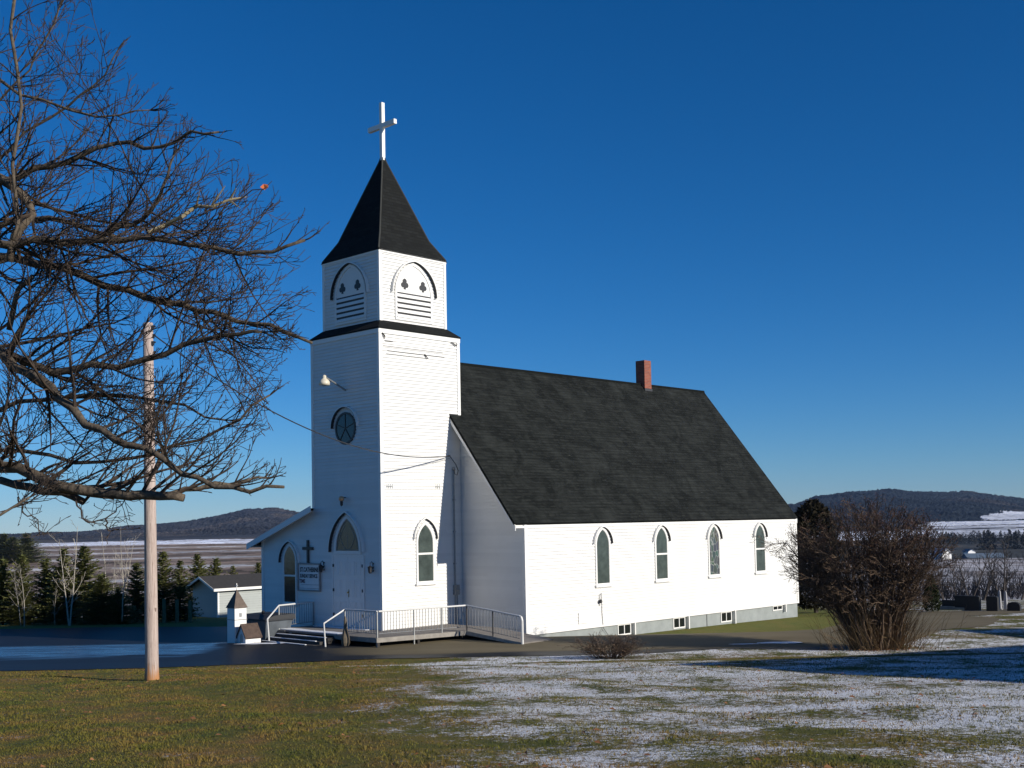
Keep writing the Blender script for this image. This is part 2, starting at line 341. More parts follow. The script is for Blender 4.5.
def landz(ta, Y):
    w=min(1,max(0,(ta+.12)/.3)); w=w*w*(3-2*w)
    px=512+ta*1178; h=(hor(px)-np.interp(px,cx_,cy_))/1178*3000+CZ
    def side(T):
        last=T[-1]
        if Y<=last[0]: return np.interp(Y,[a for a,_ in T],[b for _,b in T])
        t=(Y-last[0])/(3000-last[0])
        if t<=1: s=t**1.15 if T is RT else t*t*(1.9-.9*t); return last[1]+(h-last[1])*min(1,s)
        return h-(Y-3000)*.09
    z=side(LT)*(1-w)+side(RT)*w
    if Y>1400: z+=nz(ta*Y/260,Y/260,3)*5.0*min(1,(Y-1400)/900)*(.3 if Y>2600 else 1)
    return z
def cover(ta, x, Y):
    w=ta>0.05; n=nz(x/60,Y/60,5); n2=nz(x/9,Y/14,8)
    px=512+ta*1178
    if not w:
        if Y>1230+40*n: return (.048,.050,.058) if nz(x/110,Y/170,4)>-.5 else (.085,.076,.072)  # left hill woods: colour lightened to stand in for haze
        if Y>880+25*n and ta>-.42: 
            if n2>.55: return (.20,.15,.13)
            return (.74,.77,.84)
        if Y>700 and ta>-.33+n*.02 and Y>1000-(ta+.33)*1600: return (.72,.75,.82) if n2>-.7 else (.22,.17,.13)
        s=math.sin(Y**.5*2.6+.35*n)+.35*n2
        if s>.78: return (.50,.485,.48)
        if s<-.9: return (.10,.075,.055)
        return (.24,.18,.14) if s<.2 else (.30,.24,.195)
    if Y<90: return (.26,.25,.25) if n2>0 else (.12,.11,.07)
    if Y<420: 
        return (.40,.385,.39) if nz(x/14,Y/20,2)>-.3 else (.22,.195,.185)
    if Y<1000: return (.05,.05,.045)
    if Y<1180: return (.045,.05,.05) if n<.2 else (.10,.085,.07)
    if Y<1460+14*n: return (.74,.77,.84)
    if Y<1490+10*n: return (.05,.045,.045)
    edge=.365-.02*n
    if Y<1720 and ta>.345+.01*n:
        if 1570<Y<1590: return (.06,.055,.05)
        return (.74,.77,.84)
    if 1780<Y<2150 and ta>.398+(Y-1800)*.00006+.006*n: return (.74,.77,.84)
    return (.022,.030,.038) if nz(x/120,Y/150,1)>-.5 else (.044,.042,.042)
def land_mat():
    t=NT('countryside'); a=t.n('VertexColor'); a.layer_name='cover'; P=t.pos()
    n=t.noise(.02,6,.75,P); n3=t.noise(.11,4,.7,t.mapped(P,(1,1.6,1)))
    n9=t.noise(.0045,6,.7,t.mapped(P,(1,.6,3))); k=t.ramp(n,[(.3,.55),(.7,1.5)]); k=t.math('MULTIPLY',k,t.ramp(n3,[(.3,.55),(.72,1.6)])); k=t.math('MULTIPLY',k,t.ramp(n9,[(.35,.6),(.68,1.6)]))
    mx=t.n('VectorMath',operation='SCALE'); t.l(a.outputs[0],mx.inputs[0]); t.l(k,mx.inputs['Scale'])
    t.col(mx.outputs[0]); t.rough(.95); t.b.inputs['Specular IOR Level'].default_value=.1
    s=t.n('SeparateXYZ'); t.l(P,s.inputs[0])
    wood=t.ramp(t.math('MULTIPLY_ADD',s.outputs[1],.001,-1.2),[(0.0,0.0),(.3,1.0)])
    t.bump(t.math('MULTIPLY',n3,wood),.9,14); return t.m
M_land=land_mat()
tas=np.concatenate([np.linspace(-1.2,-.47,30)[:-1],np.linspace(-.47,-.15,230),np.linspace(-.15,.22,30)[1:-1],np.linspace(.22,.46,200),np.linspace(.46,1.2,30)[1:]])
Ys=np.concatenate([np.geomspace(99.5,400,110)[:-1],np.geomspace(400,1300,150)[:-1],np.linspace(1300,3000,170),np.linspace(3040,3800,10)])
V=[];Cc=[];crg=random.Random(3)
for Y in Ys:
    for ta in tas:
        x=ta*Y; z=landz(ta,Y); cv=cover(ta,x,Y)
        if Y>1500 and max(cv)<.12: z+=(crg.random()*8-7)*min(1,(Y-1500)/500)*(.5+.5*math.sin(x/70+Y/130)**2)+3*max(0,math.sin(x/31+2*math.sin(Y/90)))**3*min(1,(Y-1500)/500)
        if Y<99.6: z=-3.62
        V.append((x,Y,z)); Cc.append(cv)
nx=len(tas); me=bpy.data.meshes.new('terrain')
me.from_pydata(V,[],[(j*nx+i,j*nx+i+1,(j+1)*nx+i+1,(j+1)*nx+i) for j in range(len(Ys)-1) for i in range(nx-1)])
ca=me.color_attributes.new('cover','FLOAT_COLOR','POINT'); arr=np.ones((len(V),4),np.float32); arr[:,:3]=np.array(Cc); ca.data.foreach_set('color',arr.ravel())
me.materials.append(M_land); me.shade_smooth()
o=bpy.data.objects.new('terrain',me); C.objects.link(o); tag(o,kind='structure')

# grass blades and fallen leaves on the near lawn
def blades():
    rng=np.random.default_rng(5); N=260000
    D=9.5+27*rng.random(N)**1.25; X=(rng.random(N)*2-1)*(D*.50+.6); 
    lim=np.interp(X,[p[0] for p in near2[:12]],[p[1] for p in near2[:12]])-.1
    k=(D<lim)&((X+.055*D<-1.2)|(rng.random(N)<.50)); D=D[k];X=X[k];N=len(D)
    Z=np.interp(D,_gx,_gz)+np.array([lump(a,b) for a,b in zip(X,D)])
    cl=.5+.9*np.clip(.5+.5*np.sin(X*3.1+2*np.sin(D*2.3))*np.sin(D*3.7+1.5*np.sin(X*1.9)),0,1)**1.5; h=cl*rng.uniform(.010,.036,N)*(1+.5*(rng.random(N)<.05)); wd=rng.uniform(.0025,.0055,N)*(1+D/22); an=rng.random(N)*6.28; le=rng.random(N)*6.28; lr=rng.uniform(.2,1.1,N)*h
    P=np.zeros((N,3,3)); dx=np.cos(an)*wd; dy=np.sin(an)*wd
    P[:,0]=np.stack([X-dx,D-dy,Z-.004],1); P[:,1]=np.stack([X+dx,D+dy,Z-.004],1); P[:,2]=np.stack([X+np.cos(le)*lr,D+np.sin(le)*lr,Z+h],1)
    me=bpy.data.meshes.new('grass'); me.vertices.add(3*N); me.vertices.foreach_set('co',P.ravel()); me.loops.add(3*N); me.loops.foreach_set('vertex_index',np.arange(3*N)); me.polygons.add(N); me.polygons.foreach_set('loop_start',np.arange(N)*3); me.update(calc_edges=True); me.validate()
    t=NT('grass_blade'); n=t.noise(1.1,4,.65,t.mapped(t.pos(),(1,.7,1))); f=t.noise(45,2,.6,t.pos())
    c=t.ramp(n,[(.32,(.072,.102,.013)),(.47,(.140,.130,.020)),(.58,(.195,.132,.030)),(.70,(.24,.130,.042))]); t.col(t.mix(t.ramp(f,[(.4,0.0),(.65,.7)]),c,(.13,.10,.042))); t.rough(.9); t.b.inputs['Specular IOR Level'].default_value=.1
    me.materials.append(t.m); o=bpy.data.objects.new('grass',me); C.objects.link(o); tag(o,'short brown and green autumn grass over the whole lawn','grass',kind='stuff')
blades()
def leaves():
    rng=random.Random(9); mb=MB()
    for i in range(650):
        D=rng.uniform(10,33); x=rng.uniform(-.46,.46)*D; z=zg(x,D)+lump(x,D)+.03; s=rng.uniform(.025,.055); a=rng.random()*6.3
        if i<150: 
            D=35.2+rng.uniform(-.5,1.3); x=11.3+rng.gauss(0,.9); z=zg(x,D)+.04; s*=1.3
        c,sn=math.cos(a)*s,math.sin(a)*s; t=rng.uniform(0,.04)
        mb.add([(x-c,D-sn,z),(x+sn*.6,D-c*.6,z+t),(x+c,D+sn,z+t*.5),(x-sn*.6,D+c*.6,z+t*.3)],[(0,1,2,3)])
    o=mb.build('fallen_leaves',simple('dead_leaf',(.22,.095,.035),.8,.5,3),recalc=False); tag(o,'small brown dead leaves scattered over the lawn','leaves',kind='stuff')
leaves()

# ------------------------------------------------------------------ church (local frame: x along the nave, y across, z up)
CO=(-4.6903,41.9714,0); CR=math.pi/2-YAW
def cw(a,b,z=0):
    c,s=math.cos(CR),math.sin(CR); return Vector((CO[0]+a*c-b*s, CO[1]+a*s+b*c, z))
def attach(name,label,cat,a,b,z,group=None): return thing(name,label,cat,cw(a,b,z),CR,group)
church=thing('church','white clapboard country church with square steeple and dark shingled roof','church',CO,CR)
def FR(a0): return lambda s,z,d: (a0-d,s,z)            # faces -x (the front)
def SD(b0): return lambda s,z,d: (s,b0-d,z)            # faces -y (the sunlit side)
def BK(a0): return lambda s,z,d: (a0+d,s,z)
def FS(b0): return lambda s,z,d: (s,b0+d,z)
def clip(poly, z, keep_above):
    out=[]; n=len(poly)
    for i in range(n):
        p,q=poly[i],poly[(i+1)%n]; ip=(p[1]>=z) if keep_above else (p[1]<=z); iq=(q[1]>=z) if keep_above else (q[1]<=z)
        if ip: out.append(p)
        if ip!=iq:
            t=(z-p[1])/(q[1]-p[1]); out.append((p[0]+(q[0]-p[0])*t,z))
    return out
def clap(mb, poly, fn, pitch=.125, proud=.030):
    z0=min(p[1] for p in poly); z1=max(p[1] for p in poly); z=math.floor(z0/pitch)*pitch
    while z<z1:
        q=clip(clip(poly,max(z,z0),True),min(z+pitch,z1),False)
        if len(q)>=3:
            lo=min(p[1] for p in q)
            V=[fn(p[0],p[1],.003+proud*(1-(p[1]-z)/pitch)) for p in q]; mb.add(V,[tuple(range(len(q)))])
            b=[p for p in q if abs(p[1]-lo)<1e-6]
            if len(b)>=2:
                s0=min(p[0] for p in b); s1=max(p[0] for p in b)
                d=.003+proud*(1-(lo-z)/pitch)
                mb.add([fn(s0,lo,d),fn(s1,lo,d),fn(s1,lo,0),fn(s0,lo,0)],[(0,1,2,3)])
        z+=pitch
def rect(s0,s1,z0,z1): return [(s0,z0),(s1,z0),(s1,z1),(s0,z1)]
def arch(cx,w,zb,zs,zt,n=9,g=0.0):                     # pointed-arch outline grown by g
    h=w/2+g; H=zt-zs+g*1.35; c=max(0,(H*H-h*h)/(2*h)); Rr=h+c; out=[(cx-h,zb-g),(cx+h,zb-g)]
    a1=math.atan2(H,c)
    for i in range(n+1):
        a=a1*i/n; out.append((cx-c+Rr*math.cos(a),zs+Rr*math.sin(a)))
    for i in range(n-1,-1,-1):
        a=a1*i/n; out.append((cx+c-Rr*math.cos(a),zs+Rr*math.sin(a)))
    return out
def hood(parent, cx, w, zs, zt, fn, proud=.12, th=.035):
    o=arch(cx,w,zs,zs,zt,12)[2:]; i=arch(cx,w-2*th,zs,zs,zt-th*1.5,12)[2:]; i2=arch(cx,w-2*th-.012,zs,zs,zt-th*1.5-.01,12)[2:]
    m=MB().strip(o,i,fn,.0,proud,closed=False); h=m.build('window_hood',M_white,parent)
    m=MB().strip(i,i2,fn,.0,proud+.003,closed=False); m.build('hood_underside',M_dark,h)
    return h
def gothic(parent, cx, w_, zb, zs, zt, fn, gl, fw=.10, transom=None, hoodw=1.24, hz=(2.82,3.55), sill=True):
    w=w_+.05; fw-=.02
    fr=MB(); fr.strip(arch(cx,w,zb,zs,zt,9,fw),arch(cx,w,zb,zs,zt,9,0),fn,.0,.055)
    fr.strip(arch(cx,w,zb,zs,zt,9,0.001),arch(cx,w,zb,zs,zt,9,-.014),fn,.0,.044)
    w_=fr.build('window',M_white,parent)
    MB().prism(arch(cx,w,zb,zs,zt,9,-.002),fn,.004,.037).build('pane',gl,w_)
    if transom: MB().prism(rect(cx-w/2-.01,cx+w/2+.01,transom-.035,transom+.035),fn,.0,.05).build('transom_bar',M_white,w_)
    if sill: MB().prism(rect(cx-w/2-fw-.05,cx+w/2+fw+.05,zb-fw-.05,zb-fw+.02),fn,.0,.10).build('sill',M_white,w_)
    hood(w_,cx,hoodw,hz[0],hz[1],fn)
    return w_
W=4.0; A1=3.924; B=-3.294; BC=1.811; BF=2*BC-B; ZE=3.65; ZR=10.08; L=18.79; A2=A1+L; H1=10.82; ZB=-.30; E_=.338; H2=11.2; H3=13.8; H4=17.86
sl_=(ZR-ZE)/(BC-B)
# tower, lower stage
t_=MB(); 
clap(t_,rect(0,W,-.02,H1),FR(0)); clap(t_,rect(0,A1,-.3,H1),SD(0)); clap(t_,rect(0,W,7.6,H1),BK(A1)); clap(t_,rect(0,A1,2.5,H1),FS(W))
t_.box(.01,A1-.01,.01,W-.01,-.3,H1-.02)
tower=t_.build('tower_wall',M_board,church)
m=MB()
for (x0,x1,y0,y1) in ((-.042,.10,-.042,.0),(-.042,.0,0,.10),(-.042,.0,W-.1,W+.03),(A1-.11,A1+.03,-.042,0),(A1,A1+.03,0,.1),(0,.1,W,W+.03)):
    MB().box(x0,x1,y0,y1,(-.3 if x0<2 else 7.6) if y0<W-.2 else 4.4,H1-.06).build('corner_board',M_white,church)
# fascia with peeling trim boards under the skirt roof
m=MB(); m.prism(rect(-.04,A1+.04,H1-.20,H1-.03),SD(0),.0,.055); m.prism(rect(-.04,W+.04,H1-.20,H1-.03),FR(0),.0,.056); m.build('frieze_board',M_white,church)
m=MB(); 
for s0,s1,z in ((.25,.62,10.34),(.15,3.1,10.16),(.35,3.15,10.0),(.3,2.35,9.88)): m.prism(rect(s0,s1,z,z+.016),SD(0),.012,.037)
m.build('exposed_board_edge',simple('bare_wood',(.12,.11,.10),.9,.3),church)
m=MB(); m.tube([(2.15,-.03,10.03),(2.28,-.10,9.86)],[.03,.012],5); m.build('loose_flashing',M_deckd,church); m=MB(); m.tube([(.1,-.06,10.62),(.2,-.08,10.52),(.22,-.05,10.42)],[.03,.025,.015],5); m.build('loose_flashing',M_deckd,church); m=MB(); m.tube([(3.5,-.06,10.60),(3.75,-.08,10.50),(3.8,-.06,10.56)],.02,5); m.build('loose_flashing',M_deckd,church)
# skirt roof
def slab_faces(mb, quads, th, up=(0,0,1)): pass
m=MB(); o_=.07; i_=E_-.01; zt_=H2-.02
out=[(-o_,-o_),(A1+o_,-o_),(A1+o_,W+o_),(-o_,W+o_)]; inn=[(i_,i_),(A1-i_,i_),(A1-i_,W-i_),(i_,W-i_)]
for k in range(4):
    a,b=out[k],out[(k+1)%4]; c,d=inn[(k+1)%4],inn[k]
    m.add([(a[0],a[1],H1+.02),(b[0],b[1],H1+.02),(c[0],c[1],zt_),(d[0],d[1],zt_)],[(0,1,2,3)],[[(0,0),(4.1,0),(3.75,.5),(.35,.5)]])
    m.add([(a[0],a[1],H1-.035),(b[0],b[1],H1-.035),(b[0],b[1],H1+.02),(a[0],a[1],H1+.02)],[(0,1,2,3)])
m.add([(p[0],p[1],H1-.035) for p in out],[(0,1,2,3)])
m.build('skirt_roof',M_spire,church)
# belfry
e=E_; t_=MB()
clap(t_,rect(e,W-e,H2-.35,H3),FR(e)); clap(t_,rect(e,A1-e,H2-.35,H3),SD(e)); clap(t_,rect(e,W-e,H2-.35,H3),BK(A1-e)); clap(t_,rect(e,A1-e,H2-.35,H3),FS(W-e)); t_.box(e+.01,A1-e-.01,e+.01,W-e-.01,H2-.4,H3-.02)
t_.build('belfry_wall',M_board,church)
m=MB()
for (x0,x1,y0,y1) in ((e-.042,e+.09,e-.042,e),(e-.042,e,e,e+.09),(e-.042,e,W-e-.09,W-e+.03),(A1-e-.09,A1-e+.03,e-.042,e),(A1-e,A1-e+.03,e,e+.1)): m.box(x0,x1,y0,y1,H2-.1,H3-.03)
m.prism(rect(e-.04,A1-e+.04,H3-.12,H3-.02),SD(e),0,.055); m.prism(rect(e-.04,W-e+.04,H3-.12,H3-.02),FR(e),0,.056)
m.build('belfry_trim',M_white,church)
def belfry_opening(cx,fn):
    op=MB().strip(arch(cx,1.66,11.36,12.3,13.36,12,.09),arch(cx,1.66,11.36,12.3,13.36,12,0),fn,0,.06); 
    for s in (-1,1): op.prism(rect(cx+s*.89-.035,cx+s*.89+.035,11.36,12.3),fn,.0,.050)
    o=op.build('louvred_opening',M_white,church)
    # tongue-and-groove tympanum
    p=MB(); n=13; 
    for k in range(n):
        s0=cx-.80+1.6*k/n; s1=s0+1.6/n-.012; zc=lambda s: 12.3+max(0,(1-abs(s-cx)/.84))**.62*1.02
        p.add([fn(s0,12.3,.042),fn(s1,12.3,.042),fn(s1,zc(s1),.042),fn(s0,zc(s0),.042)],[(0,1,2,3)])
    p.prism(arch(cx,1.64,12.28,12.3,13.34,12,0),fn,.0,.036)
    p.build('tympanum',M_white,o)
    for s in (-1,1):
        tr=MB(); c=(cx+s*.45,12.62)
        for q,(du,dz) in enumerate(((-.085,-.03),(.085,-.03),(0,.115))):
            tr.prism([(c[0]+du+.098*math.cos(2*math.pi*k/14),c[1]+dz+.098*math.sin(2*math.pi*k/14)) for k in range(14)],fn,.0,.050+.002*q)
        tr.prism([(c[0]-.03,c[1]),(c[0]-.06,c[1]-.19),(c[0]+.06,c[1]-.19),(c[0]+.03,c[1])],fn,0,.048)
        tr.build('trefoil',M_dark,o)
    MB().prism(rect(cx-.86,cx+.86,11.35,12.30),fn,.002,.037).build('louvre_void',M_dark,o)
    lv=MB()
    for k in range(5):
        z=11.37+k*.19
        lv.add([fn(cx-.85,z,.085),fn(cx+.85,z,.085),fn(cx+.85,z+.115,.040),fn(cx-.85,z+.115,.040),fn(cx-.85,z-.012,.08),fn(cx+.85,z-.012,.08),fn(cx+.85,z+.103,.038),fn(cx-.85,z+.103,.038)],[(0,1,2,3),(4,7,6,5),(0,4,5,1),(2,6,7,3),(0,3,7,4),(1,5,6,2)])
    lv.build('louvre_blades',M_white,o)
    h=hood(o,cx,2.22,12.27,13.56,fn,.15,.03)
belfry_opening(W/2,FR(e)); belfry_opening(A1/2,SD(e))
# spire with flared foot
m=MB(); cxs,cys=A1/2,W/2; rings=[(1.74,H3-.05),(1.70,H3),(1.24,H3+.76),(0.62,H3+2.46),(.10,H4-.18),(.05,H4)]
def rg(h,z,fx=A1/W): return [(cxs-h*fx,cys-h,z),(cxs+h*fx,cys-h,z),(cxs+h*fx,cys+h,z),(cxs-h*fx,cys+h,z)]
for (h0,z0),(h1,z1) in zip(rings,rings[1:]):
    a=rg(h0,z0); b=rg(h1,z1)
    for k in range(4):
        j=(k+1)%4; m.add([a[k],a[j],b[j],b[k]],[(0,1,2,3)],[[(-h0,z0*1.1),(h0,z0*1.1),(h1,z1*1.1),(-h1,z1*1.1)]])
m.add(rg(1.74,H3-.05),[(0,3,2,1)]); m.add(rg(.05,H4),[(0,1,2,3)])
spire=m.build('spire_roof',M_spire,church)
m=MB()
for sx,sy in ((-1,-1),(1,-1),(1,1),(-1,1)): m.tube([(cxs+sx*h*A1/W,cys+sy*h,z+.01) for h,z in rings[1:]],.03,5)
m.build('hip_cap',simple('hip_cap_felt',(.045,.047,.042),.9),spire)
m=MB().box(cxs-.075,cxs+.075,cys-.075,cys+.075,H4-.25,20.02); cross=m.build('spire_cross',M_white,church)
MB().box(cxs-.072,cxs+.072,cys-.78,cys+.78,19.02,19.2).build('cross_arm',M_white,cross)
# nave walls
nv=MB(); OV=.54
clap(nv,rect(A1,A2,ZB,ZE-.03),SD(B)); clap(nv,rect(A1,A2,ZB,ZE-.03),FS(BF))
for fn in (FR(A1),BK(A2)): clap(nv,[(B,ZB),(BF,ZB),(BF,ZE+.05),(BC,ZR-.05),(B,ZE+.05)],fn)
nv.build('nave_wall',M_board,church)
cor=MB()
for x0,x1,y0,y1 in ((A1-.042,A1+.10,B-.042,B),(A1-.042,A1,B,B+.10),(A2-.10,A2+.03,B-.042,B),(A2,A2+.03,B,B+.1),(A1-.03,A1,BF-.1,BF+.03)): MB().box(x0,x1,y0,y1,ZB,ZE-.02).build('corner_board',M_white,church)
m=MB().box(A1-.02,A2+.02,B-.05,B-.0,ZB-.05,ZB+.02); m.build('drip_board',M_white,church)
fd=MB(); fd.box(A1+.02,A2-.02,B+.03,BF-.03,-1.9,ZB-.003); fd.box(.02,A1,.03,6.9,-1.2,-.31); fnd=fd.build('foundation',M_conc,church)
m=MB(); m.prism(rect(15.2,15.24,-1.2,ZB-.05),SD(B+.03),0,.01); m.build('foundation_joint',M_iron,fnd)
# nave roof: two slabs, white fascia and soffit
rf=MB(); oa0=A1-OV; oa1=A2+.12; th=.09; ob=.05
for sgn in (-1,1):
    ye=BC+sgn*(BC-B+ob); zee=ZE+.10-ob*sl_; zr=ZR+.10
    Ls=math.hypot(ye-BC,zr-zee)
    top=[(oa0,ye,zee),(oa1,ye,zee),(oa1,BC,zr),(oa0,BC,zr)]; n_=Vector((0,sgn*sl_,1)).normalized()*th; bot=[(p[0],p[1]-n_.y,p[2]-n_.z) for p in top]
    rf.add(top,[(0,1,2,3)],[[(0,0),(oa1-oa0,0),(oa1-oa0,Ls),(0,Ls)]]); rf.add(top+bot,[(0,1,5,4),(1,2,6,5),(3,0,4,7),(4,7,6,5)])
roof=rf.build('nave_roof',M_roof,church)
fb=MB()
for sgn in (-1,1):
    ye=BC+sgn*(BC-B+ob-.012); zee=ZE+.10-ob*sl_-.085
    fb.box(oa0+.02,oa1-.02,min(ye,BC+sgn*(BC-B)),max(ye,BC+sgn*(BC-B)),zee-.085,zee+.0)
    for aa in (oa0+.015,oa1-.045):
        o1=[(ye,zee+.02),(BC,ZR-.06),(BC,ZR-.27),(ye,zee-.17)]
        fb.prism(o1,lambda s,z,d,aa=aa:(aa+d,s,z),0,.03)
    # soffit of the front overhang
    so_=[(oa0+.045,ye,zee-.08),(A1,ye,zee-.08),(A1,BC,ZR-.16),(oa0+.045,BC,ZR-.16)]; fb.add(so_,[(0,1,2,3)])
fb.build('fascia',M_white,roof,recalc=False)
m=MB().tube([(oa0,BC,ZR+.10),(oa1,BC,ZR+.10)],.05,6); m.build('ridge_cap',M_roof,roof)
ch=MB().box(17.60,18.12,BC-.25,BC+.27,9.6,11.32); chim=ch.build('chimney',M_brick,roof)
MB().box(17.72,18.0,BC-.13,BC+.15,11.31,11.335).build('flue_liner',M_deckd,chim)
MB().box(17.57,18.15,BC-.28,BC+.30,9.85,9.98).build('flashing',M_iron,chim)
# nave windows
for cx,gl,tr in ((8.28,M_glass,None),(12.05,M_glass,2.32),(15.83,M_stain,None),(19.5,M_glass,2.31)):
    gothic(church,cx,.70,1.30,2.78,3.40,SD(B),gl,transom=tr,hoodw=1.16,hz=(2.83,3.54))
for cx,zb in ((9.55,-.78),(13.2,-.80),(16.68,-.80),(20.9,-.58)):
    f=SD(B+.03); w=MB(); 
    w.strip(rect(cx-.42,cx+.42,zb,-.34),rect(cx-.37,cx+.37,zb+.05,-.39),f,-.01,.03); w.prism(rect(cx-.02,cx+.02,zb+.05,-.39),f,0,.028)
    o=w.build('basement_window',M_white,church); MB().prism(rect(cx-.375,cx+.375,zb+.04,-.38),f,-.008,.012).build('pane',M_glassd,o)
    w=MB(); w.prism(rect(cx+.50,cx+.56,zb-.1,-.33),f,-.01,.16); w.build('window_well_edge',M_white,o)
# small fittings on the side wall
m=MB(); m.box(6.76,7.33,B-.05,B-.0,-.14,.28); m.build('access_hatch',M_white,church)
m=MB(); m.tube([(8.0,B-.04,.45),(8.0,B-.06,.86),(8.05,B-.10,.95),(8.12,B-.06,.86),(8.14,B-.04,.2),(8.2,B-.04,-.4),(8.5,B-.03,-.7)],.010,5); m.lathe([(.02,0),(.065,.02),(.065,.12),(.02,.15)],(8.0,B-.10,.56),8); m.build('vent_fitting',M_iron,church)
m=MB()
for vs in ((.25,.33,.41,.5),(2.62,2.7,2.8)):
    m=MB(); m.prism(rect(vs[0],vs[-1]+.02,5.10,5.12),SD(0),.02,.028)
    for s in vs: m.prism(rect(s,s+.02,5.02,5.2),SD(0),.018,.032)
    m.build('wall_vent',M_galv,church)
# front: transom window, double door, sidelight lamps
fn=FR(0)
tw=MB(); tw.strip(arch(1.9,1.36,2.80,2.82,3.98,14,.11),arch(1.9,1.36,2.80,2.82,3.98,14,0),fn,0,.07); tw.prism(rect(1.1,2.7,2.68,2.80),fn,0,.08); tw=tw.build('door_transom',M_white,church)
MB().prism(arch(1.9,1.36,2.80,2.82,3.98,14,-.002),fn,.002,.036).build('pane',M_glassd,tw)
m=MB(); m.strip(arch(1.9,1.36,2.80,2.82,3.98,14,-.02),arch(1.9,1.36,2.80,2.82,3.98,14,-.04),fn,.0,.05)
for s in (-1,1):
    pts=[(1.9+s*(.62-.5*(k/8)**1.6),2.84+.9*k/8) for k in range(9)]; m.tube([fn(p[0],p[1],.036) for p in pts],.014,4)
    pts=[(1.9+s*(.02+.42*math.sin(k/8*1.45)),2.84+.5*(1-math.cos(k/8*1.5))*1.5) for k in range(9)]; m.tube([fn(p[0],p[1],.036) for p in pts],.012,4)
m.tube([fn(1.9,2.84,.03),fn(1.9,3.4,.03)],.012,4)
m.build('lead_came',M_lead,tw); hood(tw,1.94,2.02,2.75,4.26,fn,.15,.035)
dr=MB(); dr.strip(rect(.96,2.84,-.0,2.66),rect(1.04,2.76,.0,2.58),fn,.0,.06); dr=dr.build('double_door',M_white,church)
for s in (0,1):
    x0=1.045+s*.86; lf=MB().prism(rect(x0,x0+.845,.02,2.575),fn,.0,.042)
    for z0,z1 in ((.25,.95),(1.1,1.75),(1.9,2.42)):
        for u in (.10,.46): lf.strip(rect(x0+u,x0+u+.29,z0,z1),rect(x0+u+.03,x0+u+.26,z0+.03,z1-.03),fn,.03,.056)
    lf=lf.build('door_leaf',M_white,dr)
    xh=1.045 if s==0 else 2.755
    for z in (.45,1.35,2.25): MB().prism(rect(xh-.035,xh+.035,z-.05,z+.06),fn,.03,.065).build('hinge',M_iron,lf)
m=MB(); c=(1.86,1.28)
m.tube([fn(c[0],c[1],.03),fn(c[0],c[1],.10)],[.02,.035],10); m.prism(rect(c[0]-.03,c[0]+.03,1.1,1.4),fn,.03,.042); m.build('door_handle',M_brass,dr)
def lantern(b):
    m=MB(); m.prism(rect(b-.03,b+.03,2.05,2.38),fn,0,.03); m.tube([fn(b,2.33,.02),fn(b,2.42,.09),fn(b,2.36,.16),fn(b,2.24,.16)],.014,5); o=m.build('wall_lantern',M_iron,church)
    m=MB(); c=fn(b,2.0,.16); m.lathe([(.03,0),(.07,.04),(.085,.2),(.10,.22),(.02,.28)],c,8); m.build('lantern_glass',M_dark,o)
lantern(3.37); lantern(.47)
# rose window
c=(1.95,7.31); m=MB(); cir=lambda r,n=28:[(c[0]+r*math.cos(2*math.pi*k/n+.0),c[1]+r*math.sin(2*math.pi*k/n)) for k in range(n)]
m.strip(cir(.60),cir(.52),fn,0,.055); rw=m.build('rose_window',M_dark,church)
MB().prism(cir(.525),fn,.0,.038).build('pane',M_glassd,rw)
m=MB()
for k in range(5):
    a=math.pi/2+k*2*math.pi/5; m.tube([fn(c[0],c[1],.044),fn(c[0]+.52*math.cos(a),c[1]+.52*math.sin(a),.044)],.018,4)
m.build('glazing_bar',M_dark,rw)
arc=lambda r,n=18:[(c[0]+r*math.cos(math.pi*k/n),c[1]+.03+r*math.sin(math.pi*k/n)) for k in range(n+1)]
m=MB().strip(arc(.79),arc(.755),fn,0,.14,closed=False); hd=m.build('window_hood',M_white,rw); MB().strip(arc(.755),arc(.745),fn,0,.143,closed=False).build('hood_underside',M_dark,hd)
# round copper-coloured lamp over the door
m=MB(); m.tube([fn(2.0,4.76,0),fn(2.0,4.76,.18)],.018,6); pl=m.build('door_lamp',M_iron,church)
MB().lathe([(.02,.0),(.09,.03),(.11,.10),(.08,.17),(.03,.19)],fn(2.0,4.62,.22),12).build('lamp_globe',M_copper,pl,smooth=True)
MB().lathe([(.015,-.18),(.05,-.14),(.06,0)],fn(2.0,4.62,.22),8).build('lamp_finial',M_iron,pl)
# yard light on an arm
m=MB(); m.tube([fn(1.95,8.72,0),fn(1.90,8.95,.55),fn(1.85,9.12,1.0)],.035,7); yl=m.build('yard_light',M_galv,church)
MB().lathe([(.20,-.20),(.205,-.10),(.16,-.02),(.07,.05),(.07,.14),(.03,.17)],fn(1.85,9.03,1.05),14).build('lamp_head',simple('lamp_enamel',(.68,.62,.48),.4),yl,smooth=True)
# tower side window
gothic(church,2.05,.70,1.62,3.05,3.72,SD(0),M_glass,transom=2.64,hoodw=1.18,hz=(3.17,3.98))
